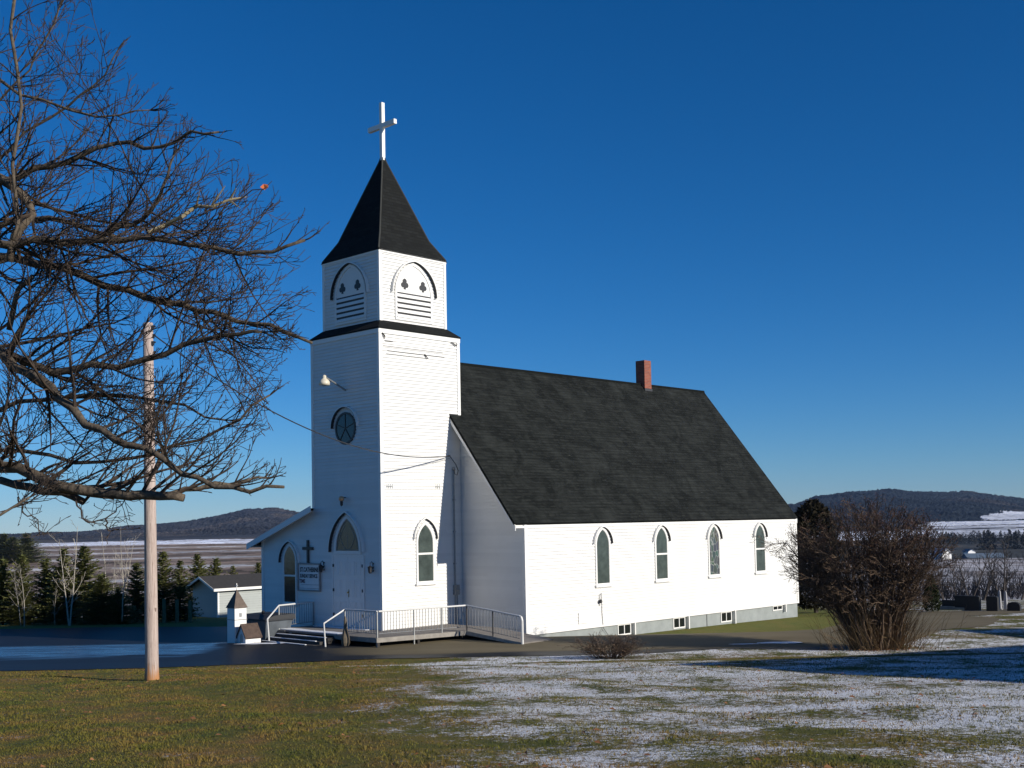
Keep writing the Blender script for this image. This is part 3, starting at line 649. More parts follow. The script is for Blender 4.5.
# electrical service on the tower side
m=MB(); m.tube([(3.5,-.07,1.3),(3.5,-.07,5.75)],.03,7); m.lathe([(.03,0),(.075,.05),(.05,.12),(.02,.13)],(3.5,-.07,5.72),8)
for z in (2.2,3.4,4.6): m.box(3.45,3.55,-.10,-.0,z,z+.03)
ms=m.build('service_mast',M_galv,church)
m=MB(); m.box(3.42,3.66,-.14,0,1.05,1.42); m.lathe([(.09,0),(.09,.0),(.08,.02)],(3.54,-.15,1.24),8); m.build('meter_box',M_galv,ms)
m=MB(); m.tube([(3.50,-.06,1.05),(3.50,-.06,-.2)],.022,6); m.tube([(3.60,-.06,1.05),(3.60,-.06,-.2)],.022,6); m.build('conduit',M_galv,ms)
m=MB(); m.tube([(3.24,-.02,6.27),(3.24,-.16,6.27)],.03,6); m.tube([(3.24,-.15,6.27),(3.5,-.2,5.95),(3.62,-.2,5.72),(3.6,-.15,5.55),(3.5,-.12,5.6),(3.5,-.1,5.8)],.016,5); m.build('insulator',M_iron,ms)
# side annex flush with the tower front
ax=MB(); WL=7.39; zT=4.45; k_=.333; zA=zT-k_*(WL-4.0)
clap(ax,[(4.0,-.3),(WL,-.3),(WL,zA),(4.0,zT-.02)],FR(0)); clap(ax,rect(0,A1,-.3,zA),FS(WL)); clap(ax,[(4.0,-.3),(WL,-.3),(WL,zA),(4.0,zT-.02)],BK(A1))
ax.build('annex_wall',M_board,church); m=MB().box(-.042,0,WL-.1,WL+.04,-.3,zA-.05); m.build('corner_board',M_white,church)
m=MB(); top=[(-.36,3.98),(A1+.1,3.98),(A1+.1,7.98),(-.36,7.98)]; zz=lambda y: 4.52-k_*(y-3.64)
tp=[(x,y,zz(y)) for x,y in top]; bt=[(x,y,zz(y)-.07) for x,y in top]
m.add(tp,[(0,1,2,3)],[[(0,0),(4.3,0),(4.3,4.3),(0,4.3)]]); m.add(tp+bt,[(0,1,5,4),(1,2,6,5),(2,3,7,6),(3,0,4,7),(4,5,6,7)]); ar=m.build('annex_roof',M_roof,church)
m=MB(); m.prism([(3.70,zz(3.70)-.01),(7.97,zz(7.97)-.01),(7.97,zz(7.97)-.24),(3.70,zz(3.70)-.24)],lambda s,z,d:(-.385+d,s,z),0,.03)
m.add([(-.355,3.98,zz(3.98)-.10),(0,3.98,zz(3.98)-.10),(0,7.95,zz(7.95)-.10),(-.355,7.95,zz(7.95)-.10)],[(0,1,2,3)]); m.box(-.355,A1,7.94,7.97,zz(7.97)-.17,zz(7.97)-.03)
m.add([(-.355,WL,zz(7.97)-.12),(A1,WL,zz(7.97)-.12),(A1,7.94,zz(7.97)-.12),(-.355,7.94,zz(7.97)-.12)],[(0,1,2,3)])
m.build('fascia',M_white,ar)
gothic(church,5.52,.70,.80,2.38,2.98,FR(0),M_glassd,transom=1.83,hoodw=1.34,hz=(2.33,3.20))

# cross and sign board on the annex front
o=attach('wall_cross','black wooden cross on the white wall just above the notice board','cross',-.03,4.31,2.33)
MB().box(-.05,0,-.06,.06,0,.87).build('cross_post',M_dark,o); MB().box(-.054,-.004,-.33,.33,.50,.61).build('cross_arm',M_dark,o)
o=attach('notice_board','white framed church notice board with three lines of dark lettering','sign',-.03,4.24,1.26)
m=MB().box(-.03,.0,-.66,.66,.03,1.03); m.build('panel',M_sign,o)
g=lambda s,z,d:(-d,s,z)
MB().strip(rect(-.70,.70,0,1.06),rect(-.65,.65,.05,1.01),g,.0,.07).build('frame',simple('sign_frame',(.26,.25,.24),.6),o)
def text(s, size, b, z, mat, parent, bold=.0, sx=1.0):
    cu=bpy.data.curves.new('lettering','FONT'); cu.body=s; cu.size=size; cu.extrude=.002; cu.align_x='LEFT'; cu.offset=bold; cu.resolution_u=2
    ob=bpy.data.objects.new('lettering',cu); C.objects.link(ob)
    dg=bpy.context.evaluated_depsgraph_get(); me=bpy.data.meshes.new_from_object(ob.evaluated_get(dg)); bpy.data.objects.remove(ob)
    me.materials.append(mat); ob=bpy.data.objects.new('lettering',me); C.objects.link(ob); ob.parent=parent
    # text x -> -y (reads left to right from the front), text y -> z
    ob.matrix_local=Matrix(((0,0,-1,-.034),(-sx,0,0,b),(0,1,0,z),(0,0,0,1))); return ob
text('ST.CATHERINE',.23,.57,.74,M_ink,o,.009,.76); text('SUNDAY SERVICE',.20,.58,.51,M_ink,o,.006,.70); text('TIME',.20,.62,.31,M_inkr,o,.006,.85)
MB().box(-.034,-.03,-.60,.50,.24,.255).box(-.034,-.03,-.60,.60,.10,.115).build('ruled_line',simple('rule_grey',(.3,.3,.32)),o)

# landing, steps, ramp
o=attach('entrance_landing','raised wooden landing in front of the church doors with boarded sides','landing',-.6,1,-.3)
def loc(a,b,z): return (a+.6,b-1,z+.3)
def qprism(mb,pts,z0,z1,lf):
    n=len(pts); f0=[z0]*n if not hasattr(z0,'__len__') else z0; f1=[z1]*n if not hasattr(z1,'__len__') else z1
    V=[lf(p[0],p[1],z) for p,z in zip(pts,f0)]+[lf(p[0],p[1],z) for p,z in zip(pts,f1)]
    mb.add(V,[tuple(range(n)),tuple(range(2*n-1,n-1,-1))]+[(i,(i+1)%n,n+(i+1)%n,n+i) for i in range(n)])
m=MB(); P_=[(-1.9,4.0),(-1.9,-2.0),(1.6,-2.62),(3.1,-2.62),(3.1,-.03),(-.03,-.03),(-.03,4.0)]
qprism(m,P_,-.08,-.015,loc); m.build('deck',M_deck,o)
m=MB()
def plank(a0,b0,a1,b1,z0,z1,th=.03,lf=loc,dz=0):
    d=Vector((a1-a0,b1-b0)).normalized(); n=Vector((-d.y,d.x))*th
    qprism(m,[(a0,b0),(a1,b1),(a1+n.x,b1+n.y),(a0+n.x,b0+n.y)],[z0,z0+dz,z0+dz,z0],[z1,z1+dz,z1+dz,z1],lf)
M_rim=simple('grey_rim_board',(.27,.25,.22),.85,.2,5,bump=.2)
for q_ in ((-1.92,-2.0,1.6,-2.64),(-1.93,.3,-1.93,-2.0),(-1.93,4.0,-1.93,3.2)): m=MB(); plank(*q_,-.17,-.02); m.build('rim_board',M_rim,o)
m=MB()
for a,b in ((-1.85,-1.95),(-.3,-2.2),(1.5,-2.5),(-1.8,.4),(-1.8,3.9)): 
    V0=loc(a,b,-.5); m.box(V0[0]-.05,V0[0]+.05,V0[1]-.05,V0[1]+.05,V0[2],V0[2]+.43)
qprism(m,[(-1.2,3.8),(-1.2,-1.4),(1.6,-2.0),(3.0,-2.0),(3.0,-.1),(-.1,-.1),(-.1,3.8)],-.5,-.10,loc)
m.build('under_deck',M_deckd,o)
m=MB()
rg_=random.Random(4)
P2=[(-1.86,3.95),(-1.86,.2),(-1.5,.1),(-1.42,1.0),(-1.5,2.2),(-1.35,3.0),(-1.4,3.95)]; qprism(m,P2,-.014,.012,loc); qprism(m,[(-.35,2.9),(-.4,1.6),(-.3,.6),(-.08,.5),(-.08,3.6),(-.3,3.7)],-.014,.006,loc); m.build('snow_patch',M_snow,o)
st=attach('entrance_steps','dark steps with snow along their edges up to the landing','steps',-2.4,1.8,-.36)
def ls(a,b,z): return (a+2.4,b-1.8,z+.36)
m=MB()
for k in range(3):
    a0=-1.94-.32*(k+1); qprism(m,[(a0,3.3),(a0,.25),(-1.94,.25),(-1.94,3.3)],-.15-.10*(k+1)+.0,-.115-.10*k,ls)
m.build('tread',simple('dark_steps',(.05,.045,.04),.85,.2),st)
m=MB()
for k in range(3):
    a0=-1.94-.32*(k+1)-.004; qprism(m,[(a0,3.25),(a0,.35+.15*k),(a0+.07,.35+.15*k),(a0+.10,1.5),(a0+.06,3.25)],-.112-.10*k,-.095-.10*k,ls)
m.build('snow_edge',M_snow,st)
rp=attach('access_ramp','sloping wooden wheelchair ramp running from landing down to the drive','ramp',2.3,-4,-.35)
def lr(a,b,z): return (a-2.3,b+4,z+.35)
m=MB(); qprism(m,[(1.6,-2.63),(3.1,-2.63),(3.1,-5.3),(1.6,-5.3)],[-.08,-.08,-.36,-.36],[-.015,-.015,-.29,-.29],lr); m.build('ramp_deck',M_deck,rp)
m=MB(); qprism(m,[(1.57,-2.63),(1.60,-2.63),(1.60,-5.3),(1.57,-5.3)],[-.16,-.16,-.38,-.38],[-.02,-.02,-.28,-.28],lr); m.build('ramp_rim',simple('ramp_rim_board',(.38,.35,.30),.85,.2),rp)
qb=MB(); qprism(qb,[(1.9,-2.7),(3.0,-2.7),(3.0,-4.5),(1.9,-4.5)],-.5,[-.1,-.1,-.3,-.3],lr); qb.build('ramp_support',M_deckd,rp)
M_rail=simple('white_rail_paint',(.62,.62,.60),.45,.06); M_picket=simple('grey_picket',(.20,.21,.22),.5,.15,6,.3)
def railing(label, path, zs, posts, n_pick, top_mat=M_rail, post_mat=M_galv, group='church entrance railings', tail=None, name='handrail', hgt=.86):
    """path [(a,b)], zs floor heights; top rail, pickets and posts of its own"""
    a0,b0=path[0]; o=attach(name,label,'railing',a0,b0,zs[0],group)
    f=lambda a,b,z:(a-a0,b-b0,z-zs[0])
    m=MB(); pts=[f(a,b,z+hgt) for (a,b),z in zip(path,zs)]
    if tail: pts=[f(*p) for p in tail]+pts
    m.tube(pts,.030,7); m.build('top_rail',top_mat,o)
    m=MB(); m.tube([f(a,b,z+.12) for (a,b),z in zip(path,zs)],.012,5); tot=[Vector((q[0]-p[0],q[1]-p[1])).length for p,q in zip(path,path[1:])]
    for i,(p,q) in enumerate(zip(path,path[1:])):
        k=max(2,int(round(n_pick*tot[i]/sum(tot))))
        for j in range(1,k):
            t=j/k; a=p[0]+(q[0]-p[0])*t; b=p[1]+(q[1]-p[1])*t; z=zs[i]+(zs[i+1]-zs[i])*t
            m.tube([f(a,b,z+.12),f(a,b,z+hgt)],.009,4)
    m.build('pickets',M_picket,o)
    for (a,b,z0,z1) in posts: 
        MB().tube([f(a,b,z0),f(a,b,z1)],.03,6).build('post',post_mat,o)
    return o
railing('railing at right of the steps, bent white handrail then pickets along landing',[(-1.88,-.25),(-1.88,-1.97)],[0,0],[(-1.88,-.25,-.05,.84),(-1.88,-1.97,-.33,.86)],13,tail=[(-2.75,-.30,-.36),(-2.75,-.22,.45)])
railing('railing at left of the steps, bent white handrail beside miniature church',[(-1.88,3.62),(-.9,3.85),(-.05,4.02)],[0,0,0],[(-1.88,3.62,-.05,.84),(-.05,4.02,0,.84)],16,tail=[(-2.75,2.98,-.36),(-2.75,3.08,.45)])
railing('long low railing along the walkway beside the sunlit tower wall',[(-1.84,-2.0),(-.5,-2.24),(1.58,-2.60)],[0,0,0],[(-.5,-2.24,-.33,.84),(.6,-2.43,-.08,.84)],30)
railing('sloping railing of the wheelchair ramp beside the nave gable',[(1.60,-2.64),(1.60,-3.92),(1.60,-5.18)],[0,-.13,-.27],[(1.60,-2.64,-.1,.86),(1.60,-3.92,-.2,.73)],18,post_mat=M_iron)
o_=[x for x in C.objects if x.get('label','').startswith('sloping railing')][0]
MB().tube([(0,-2.54,.59),(0,-2.62,.56),(0,-2.66,.45),(0,-2.66,-.33)],.045,8).build('end_post',M_rail,o_)
# wrapped shrub like a narrow cone beside the steps
o=thing('wrapped_shrub','narrow tan conical shrub tied up for winter beside the church steps','shrub',cw(-2.15,-.62,zg(0,40.5)))
m=MB(); m.lathe([(.11,0),(.15,.12),(.15,.28),(.10,.44),(.06,.62),(.05,.85),(.02,1.0)],(0,0,0),10); m.build('burlap',simple('burlap',(.14,.115,.08),.95,.35,12,bump=.8,stretch=(1,1,.3)),o)

# ------------------------------------------------------------------ utility pole and cable
pb=dep(152,678,28); pt=dep(148,323,28)
o=thing('utility_pole','tall weathered wooden utility pole at the lawn edge with frayed foot','pole',pb)
t=NT('pole_wood'); oc=t.obj(); n=t.noise(5,5,.7,t.mapped(oc,(6,6,.35))); sz=t.n('SeparateXYZ'); t.l(oc,sz.inputs[0]); kn=t.noise(2.2,3,.5,t.mapped(oc,(3,3,1.6)))
c=t.ramp(n,[(.3,(.30,.22,.19)),(.6,(.50,.41,.36)),(.8,(.60,.52,.45))]); c=t.mix(t.ramp(kn,[(.68,0.0),(.72,.8)]),c,(.10,.06,.04))
ft=t.ramp(t.math('ADD',sz.outputs[2],t.math('MULTIPLY',t.noise(7,2,.5,t.mapped(oc,(2,2,.01))),1.1)),[(.55,1.0),(.85,0.0)]); ck=t.noise(9,3,.6,t.mapped(oc,(9,9,.5))); c=t.mix(t.ramp(ck,[(.60,0.0),(.66,.75)]),c,(.16,.11,.08)); c=t.mix(ft,c,(.42,.20,.08)); t.col(c); t.rough(.9); t.bump(n,.6,.02)
m=MB(); d=pt-pb; 
m.tube([(0,0,-.3),(0,0,0),(0,0,.25),tuple(d*.15),tuple(d*.5),tuple(d)],[.165,.17,.155,.15,.137,.115],14); pole=m.build('pole_shaft',t.m,o,smooth=True)
m=MB(); tz=d.z
for k,(dx,dy,z) in enumerate(((.13,-.05,-.12),(.12,0,-.32),(-.1,-.05,-.22),(.13,-.05,-.5),(.12,.05,-.72))):
    m.tube([(d.x+dx*.6,dy,tz+z),(d.x+dx*1.5,dy,tz+z+.03)],.022,6); m.box(d.x+dx-.025,d.x+dx+.03,dy-.03,dy+.03,tz+z-.05,tz+z+.05); m.build('pole_bracket',M_iron,o); m=MB()
def cable(name,label,p,q,sag,r,p0=None):
    p,q=Vector(p),Vector(q); pts=[p.lerp(q,k/30)-Vector((0,0,4*sag*(k/30)*(1-k/30))) for k in range(31)]
    m=MB().tube(pts,r,5); return tag(m.build(name,M_iron,org=tuple(p),loc=p),label,'cable')
cable('service_cable','dark overhead service cable sagging from pole to the tower wall',pt+Vector((.15,0,-.3)),cw(3.24,-.16,6.27),.95,.018)
cable('service_cable','thin second cable sagging across sunlit tower below the thick one',cw(-.02,-.12,5.62),cw(3.24,-.16,6.18),.04,.006)

# ------------------------------------------------------------------ miniature church and box by the steps
o=thing('miniature_church','small white model church with pointed steeple beside the lot','model church',(-9.85,41.9,zg(0,41.9)),CR)
m=MB(); m.box(-.24,.24,-.24,.24,0,1.28); tw_=m.build('model_tower',M_white,o)
m=MB(); m.box(-.26,.26,-.26,.26,.84,.86); m.prism(rect(-.05,.04,.95,1.08),SD(-.24),0,.02); m.build('tower_trim',M_galv,tw_)
m=MB()
a=[(-.28,-.28,1.26),(.28,-.28,1.26),(.28,.28,1.26),(-.28,.28,1.26)]; m.add(a+[(0,0,1.92)],[(0,1,4),(1,2,4),(2,3,4),(3,0,4),(0,3,2,1)]); m.build('model_spire',simple('weathered_cedar',(.13,.10,.08),.9,.3,6,bump=.4),o)
MB().box(-.012,.012,-.012,.012,1.88,2.12).box(-.011,.011,-.06,.06,2.03,2.05).build('model_cross',M_white,o)
nv=MB(); nv.prism([(-.79,0),(-.27,0),(-.27,.28),(-.53,.66),(-.79,.28)],lambda s,z,d:(-.16+d,s,z),0,.62); nb=nv.build('model_nave',M_white,o)
m=MB()
for sg in (-1,1):
    m.add([(-.20,-.53+sg*.31,.25),(.50,-.53+sg*.31,.25),(.50,-.53,.72),(-.20,-.53,.72),(-.20,-.53+sg*.29,.20),(.50,-.53+sg*.29,.20),(.50,-.53,.67),(-.20,-.53,.67)],[(0,1,2,3),(4,7,6,5),(0,4,5,1),(1,5,6,2),(0,3,7,4)])
m.build('model_roof',simple('brown_shingle',(.075,.05,.038),.9,.35,12,bump=.5),nb)
MB().prism(arch(-.53,.14,.10,.26,.38,5),lambda s,z,d:(-.16-d,s,z),0,.02).build('model_door',M_galv,nb)
o=thing('storage_bin','dark lidded storage bin with flared top behind the handrail','bin',cw(-1.9,4.35,zg(0,43)),CR)
m=MB(); a=[(-.5,-.6,0),(.45,-.6,0),(.45,.6,0),(-.5,.6,0)]; b=[(-.62,-.85,.8),(.55,-.85,.8),(.55,.85,.8),(-.62,.85,.8)]; m.add(a+b,[(0,3,2,1),(0,1,5,4),(1,2,6,5),(2,3,7,6),(3,0,4,7),(4,5,6,7)]); m.build('bin_body',simple('faded_blue_grey',(.09,.105,.12),.6,.25,4),o)
m=MB(); m.box(-.68,.6,-.92,.92,.8,.86); m.add([(-.68,-.92,.86),(.6,-.92,.86),(.6,.92,.86),(-.68,.92,.86),(-.3,-.9,.98),(.6,-.9,1.0),(.6,.9,1.0),(-.3,.9,.98)],[(0,1,5,4),(1,2,6,5),(2,3,7,6),(3,0,4,7),(4,5,6,7)]); m.build('bin_lid',simple('black_lid',(.018,.020,.024),.7),o)
MB().lathe([(.05,0),(.06,.1),(.03,.14)],(-.1,.1,.98),8).build('lid_knob',M_dark,o)

# ------------------------------------------------------------------ shed beyond the lot
sc=dep(218,618,74.5); sz_=sc.z
o=thing('shed','low pale grey garden shed with dark gable roof past the lot','shed',sc,CR)
GW=2.95; SL=7.0; SH=1.95
sid=board_paint('shed_siding',(.33,.36,.35)); m=MB(); clap(m,rect(0,SL,0,SH),SD(0),.15); clap(m,[(0,0),(GW,0),(GW,SH),(GW/2,SH+.62),(0,SH)],FR(0),.15); clap(m,rect(0,SL,0,SH),FS(GW),.15); clap(m,[(0,0),(GW,0),(GW,SH),(GW/2,SH+.62),(0,SH)],BK(SL),.15); m.build('shed_wall',sid,o)
m=MB(); m.box(-.03,.09,-.03,0,0,SH); m.box(-.03,0,0,.09,0,SH); m.box(SL-.09,SL+.03,-.03,0,0,SH); m.build('shed_corner_board',M_white,o)
m=MB()
for sg in (-1,1):
    ye=GW/2+sg*(GW/2+.3); m.add([(-.45,ye,SH-.10),(SL+.3,ye,SH-.10),(SL+.3,GW/2,SH+.66),(-.45,GW/2,SH+.66),(-.45,ye,SH-.18),(SL+.3,ye,SH-.18),(SL+.3,GW/2,SH+.58),(-.45,GW/2,SH+.58)],[(0,1,2,3),(4,7,6,5),(0,4,5,1),(1,5,6,2),(0,3,7,4)],[[(0,0),(7.7,0),(7.7,2),(0,2)],None,None,None,None] if 0 else None)
sr_=m.build('shed_roof',simple('shed_roofing',(.035,.033,.032),.9,.2),o)
m=MB(); m.box(-.46,SL+.3,-.33,-.30,SH-.26,SH-.09)
for sg in (-1,1):
    ye=GW/2+sg*(GW/2+.3); m.prism([(ye,SH-.12),(GW/2,SH+.64),(GW/2,SH+.50),(ye,SH-.26)],lambda s,z,d:(-.48+d,s,z),0,.03)
m.build('shed_fascia',M_white,sr_)
MB().add if 0 else None
# three short mossy posts
for k,(px,lab) in enumerate(((164,'mossy wooden post nearest the tall utility pole'),(177,'mossy wooden post in the middle of the three left of shed'),(190,'mossy wooden post right against the shed corner'))):
    p=dep(px,622.5,64); o=MB(); h=1.25-.05*k
    m=MB().tube([(0,0,-.3),(.01,0,h*.5),(0,0,h),(0,0,h+.03)],[.11,.10,.095,.05],8); o=m.build('fence_post',simple('mossy_post',(.12,.13,.07),.95,.4,6),loc=p); tag(o,lab,'post','short posts at the far side of the lot')

# ------------------------------------------------------------------ vegetation
def rv(rng): 
    v=Vector((rng.gauss(0,1),rng.gauss(0,1),rng.gauss(0,1))); return v.normalized()
def grow(mb, p, d, L, r, lvl, rng, P):
    """recursive bare branch. P: dict with trop, wob, n, kids, ratio, ang, rmin, sides"""
    if 'maxpx' in P:
        q0=Vector(p)+Vector(d).normalized()*L; e_=512+1177*q0.x/q0.y; yy=531-(q0.z-3.75)/q0.y*1177; mx=P['maxpx'](yy)
        if e_>mx+12: return
        if e_>mx-25: L*=.6
    n=P['n'][min(lvl,len(P['n'])-1)]; pts=[Vector(p)]; dd=Vector(d).normalized(); rad=[r]
    for i in range(n):
        dd=(dd+rv(rng)*P['wob']+Vector((0,0,1))*P['trop'][min(lvl,len(P['trop'])-1)]).normalized()
        pts.append(pts[-1]+dd*(L/n)); rad.append(max(P['rmin'],r*(1-.75*(i+1)/n)))
    mb.tube(pts,rad,5 if r>.02 else 3,cap=False)
    if lvl>=P['levels']: 
        if 'tips' in P: P['tips'].append(pts[-1])
        return
    k=max(1,int(L*P['dens'][min(lvl,len(P['dens'])-1)]+rng.random()))
    for j in range(k):
        t=P.get('t0',.15)+(1-P.get('t0',.15))*(j+rng.random())/k; f=t*n; i=min(int(f),n-1); q=pts[i].lerp(pts[i+1],f-i); ax=(pts[i+1]-pts[i]).normalized()
        s=rv(rng); s=(s-ax*s.dot(ax)).normalized(); a=rng.uniform(*P['ang']); nd=ax*math.cos(a)+s*math.sin(a)
        if 'bias' in P: nd=(nd+P['bias']*.35).normalized()
        grow(mb,q,nd,L*P['ratio']*rng.uniform(.55,1.15)*(1.15-.55*t),max(P['rmin'],r*(1-.7*t)*.6),lvl+1,rng,P)
def bark(name,lo,hi,sc=9):
    t=NT(name); o=t.obj(); n=t.noise(sc,5,.7,t.mapped(o,(1,1,.6))); t.col(t.ramp(n,[(.3,lo),(.7,hi)])); t.rough(.9); t.bump(n,.7,.02); return t.m
M_oak=bark('oak_bark',(.022,.016,.012),(.16,.125,.088),14); M_twig=bark('oak_twig',(.020,.013,.009),(.070,.048,.034),4)
# ---- big bare tree at the left edge
TX,TY=-9.6,16.5
tree=thing('oak_tree','big bare leafless oak tree spreading its limbs in from the left edge','tree',(TX,TY,zg(TX,TY)))
org=Vector((TX,TY,zg(TX,TY)))
rng=random.Random(21)
tk=MB(); tb=[org+Vector((0,0,-.3)),org+Vector((0,0,.6)),org+Vector((.1,0,2.2)),org+Vector((.0,.1,4)),org+Vector((.2,.1,6)),org+Vector((.3,.2,8)),org+Vector((.4,.2,10)),org+Vector((.3,.3,12))]
tk.tube(tb,[.62,.46,.40,.37,.30,.22,.14,.05],14)
limbs=[ # (points px,py,D), start width px, end width px
 ([(-60,440,16.2),(0,467,15.6),(40,478,15.3),(75,489,15),(105,494,15),(130,496,14.9),(160,496,14.8),(184,498,14.8)],13,8),
 ([(0,480,15.6),(30,487,15.5),(62,492,15.4),(84,502,15.3)],8,7),
 ([(165,496,14.8),(185,489,14.9),(215,483,15),(245,481,15.2),(268,478,15.3)],6,2),
 ([(-60,300,16.4),(0,350,15.8),(36,376,15.4),(60,400,15.2),(85,425,15),(115,440,14.8),(146,448,14.6),(182,474,14.5),(215,487,14.4),(250,492,14.3),(284,487,14.2)],11,3),
 ([(-50,340,16.6),(0,352,16.2),(36,366,16),(51,373,15.9),(91,364,15.8),(146,359,15.6),(185,344,15.4),(212,338,15.2),(240,334,15),(262,332,14.9)],10,3),
 ([(-60,250,17),(0,257,16.8),(36,264,16.7),(84,276,16.5),(128,290,16.3),(164,302,16.2),(197,311,16),(225,316,15.9),(255,324,15.8),(285,332,15.6),(312,343,15.5)],10,3),
 ([(-60,250,15.8),(0,244,15.6),(34,239,15.5),(68,244,15.5),(102,240,15.4),(143,237,15.3),(191,245,15.2),(239,254,15),(273,252,14.9),(305,240,14.8)],9,3),
 ([(-60,235,17.2),(0,226,17),(31,220,16.9),(68,222,16.8),(95,232,16.7),(125,240,16.6)],8,4),
 ([(-60,190,16),(0,181,15.8),(34,168,15.7),(68,162,15.6),(96,148,15.5),(130,142,15.4),(160,147,15.2),(191,131,15),(219,132,14.8)],8,2),
 ([(-40,150,16),(7,181,15.8),(22,195,15.7),(33,214,15.6),(15,236,15.6),(10,262,15.6)],9,8),
 ([(95,238,16),(120,226,15.9),(143,219,15.8),(160,196,15.6),(168,175,15.5),(174,155,15.4)],6,2),
 ([(9,330,15.9),(13,312,15.9),(16,297,15.8),(22,285,15.8),(33,276,15.7)],6,5),
 ([(13,240,15),(16,200,15),(17,137,14.9),(17,68,14.9),(15,-5,14.8),(14,-40,14.8)],4,3),
 ([(-40,120,17),(0,100,16.8),(30,70,16.6),(48,35,16.5),(60,5,16.4)],5,2),
 ([(-40,180,16.6),(10,150,16.4),(50,118,16.2),(80,95,16),(105,75,15.9),(118,50,15.8)],6,2),
 ([(-50,520,14),(0,515,14),(30,497,14.2)],3,2),
 ([(-50,430,17),(0,410,16.8),(45,400,16.5),(90,395,16.2),(140,398,16),(185,405,15.8),(225,420,15.6)],6,2),
 ([(-50,480,16.5),(0,450,16.5),(50,455,16.2),(100,462,16),(150,455,15.8),(200,440,15.6),(240,420,15.5),(270,395,15.4)],5,2),
 ([(-40,60,15.5),(20,95,15.4),(70,110,15.3),(120,115,15.2),(150,110,15.1)],6,2),
]
br_params=dict(n=[6,5,4,3],trop=[.07,.055,.08,.09],wob=.19,kids=3,ratio=.42,ang=(.5,1.1),rmin=.0042,levels=3,dens=[5.5,5.9,9.6,8],t0=.1,bias=Vector((.45,-.05,.16)),maxpx=lambda y: float(np.interp(y,[0,60,120,180,215,300,345,400,470,510],[115,165,225,295,348,345,325,300,312,285])))
tw=MB()
lim=MB()
for pts,w0,w1 in limbs:
    P3=[dep(*p) for p in pts]
    # subdivide with small wobble for natural crookedness
    Q=[P3[0]]
    for a,b in zip(P3,P3[1:]):
        mid=a.lerp(b,.5)+rv(rng)*(a-b).length*.10; Q+= [mid,b]
    n=len(Q); sc=1.0 if w0>=13 else (1.0 if pts[1][1]>160 else .60); rad=[sc*(w0+(w1-w0)*i/(n-1))*15.5/1177/2*rng.uniform(.92,1.08) for i in range(n)]
    if pts[0][0]<-30:                                  # carry the limb on to the trunk
        s=Q[0]; zt=max(org.z+2.6,min(org.z+11,s.z-.6)); base=Vector((TX+.15,TY,zt)); Q=[base,base.lerp(s,.5)+Vector((0,0,.1))]+Q; rad=[rad[0]*1.25,rad[0]*1.1]+rad
    lim.tube(Q,rad,8)
    # side branches
    for i in range(2 if pts[0][0]<-30 else 0,len(Q)-1):
        a,b=Q[i],Q[i+1]; seg=(b-a).length
        if a.x< -7.6*a.y/16: continue
        k=int(seg*(4.7 if 512+1177*a.x/a.y<110 else 5.4)+rng.random())
        for _ in range(k):
            q=a.lerp(b,rng.random()); ax=(b-a).normalized(); s=rv(rng); s=(s-ax*s.dot(ax)).normalized(); an=rng.uniform(.5,1.2); dd=ax*math.cos(an)+s*math.sin(an)+Vector((.1,0,.16))
            px=512+1177*q.x/q.y
            Lb=rng.uniform(.6,2.1)*(1.0 if px<230 else .65)
            if i<len(Q)*.5: Lb*=1.12
            if q.z<5.6:
                Lb*=.8; dd.z=abs(dd.z)*.8+.05
            top=(531-px*0-464)*0+ (q.z-3.75)/q.y*1177
            if top>340: Lb*=.62
            if px>150 and 60<top<330: Lb*=1.25
            grow(tw,q,dd,Lb,rad[i]*.36+.004,1,rng,br_params)
    if w1<=3: 
        for _ in range(4): grow(tw,Q[-1],(Q[-1]-Q[-2]).normalized()+rv(rng)*.35,rng.uniform(.35,.75),.010,1,rng,br_params)
# low hanging twigs
for pts in ([(18,497,15),(22,512,15),(38,520,15),(40,535,15),(48,531,15)],[(75,497,15),(82,518,15),(92,522,15),(112,514,15),(122,505,15),(128,498,15)],[(105,518,15),(108,530,15),(120,530,15)]):
    q_=[dep(*p) for p in pts]; z_=[q_[0]]
    for a,b in zip(q_,q_[1:]): z_+=[a.lerp(b,.33)+rv(rng)*.025,a.lerp(b,.66)+rv(rng)*.025,b]
    tw.tube(z_,[.013-.008*i/len(z_) for i in range(len(z_))],4)
    for i in range(2,len(z_),1): grow(tw,z_[i],rv(rng)+Vector((.2,0,.1)),.32,.005,2,rng,br_params)
tw.tube([dep(240,200,14.8),dep(252,190,14.75),dep(264,189,14.7),dep(272,181,14.7)],[.010,.008,.006,.004],4); tw.tube([dep(205,212,14.8),dep(228,204,14.8),dep(243,197,14.8)],[.012,.010,.008],4)
tr_=tk.build('trunk',M_oak,tree,org=org,smooth=True); lim.build('limbs',M_oak,tr_,org=org,smooth=True); tw.build('crown',M_twig,tree,org=org,recalc=False)
m=MB(); P3=[dep(*p) for p in [(148,234,15.0),(165,224,15.0),(181,215,14.9),(196,208,14.9),(212,205,14.8),(230,201,14.8),(246,195,14.8)]]; m.tube([q+rv(rng)*.025 for q in P3],[.020,.026,.026,.024,.020,.015,.006],7)
for a,b in ((P3[4],(225,186)),(P3[5],(240,208)),(P3[3],(200,190)),(P3[5],(236,188))): m.tube([a,dep(b[0],b[1],14.7)],[.018,.005],4)
m.build('bare_dead_branch',simple('barkless_wood',(.34,.28,.17),.9,.2,6),tr_,org=org)
tag(C.objects['bare_dead_branch'],'pale dead branch stripped of its bark')
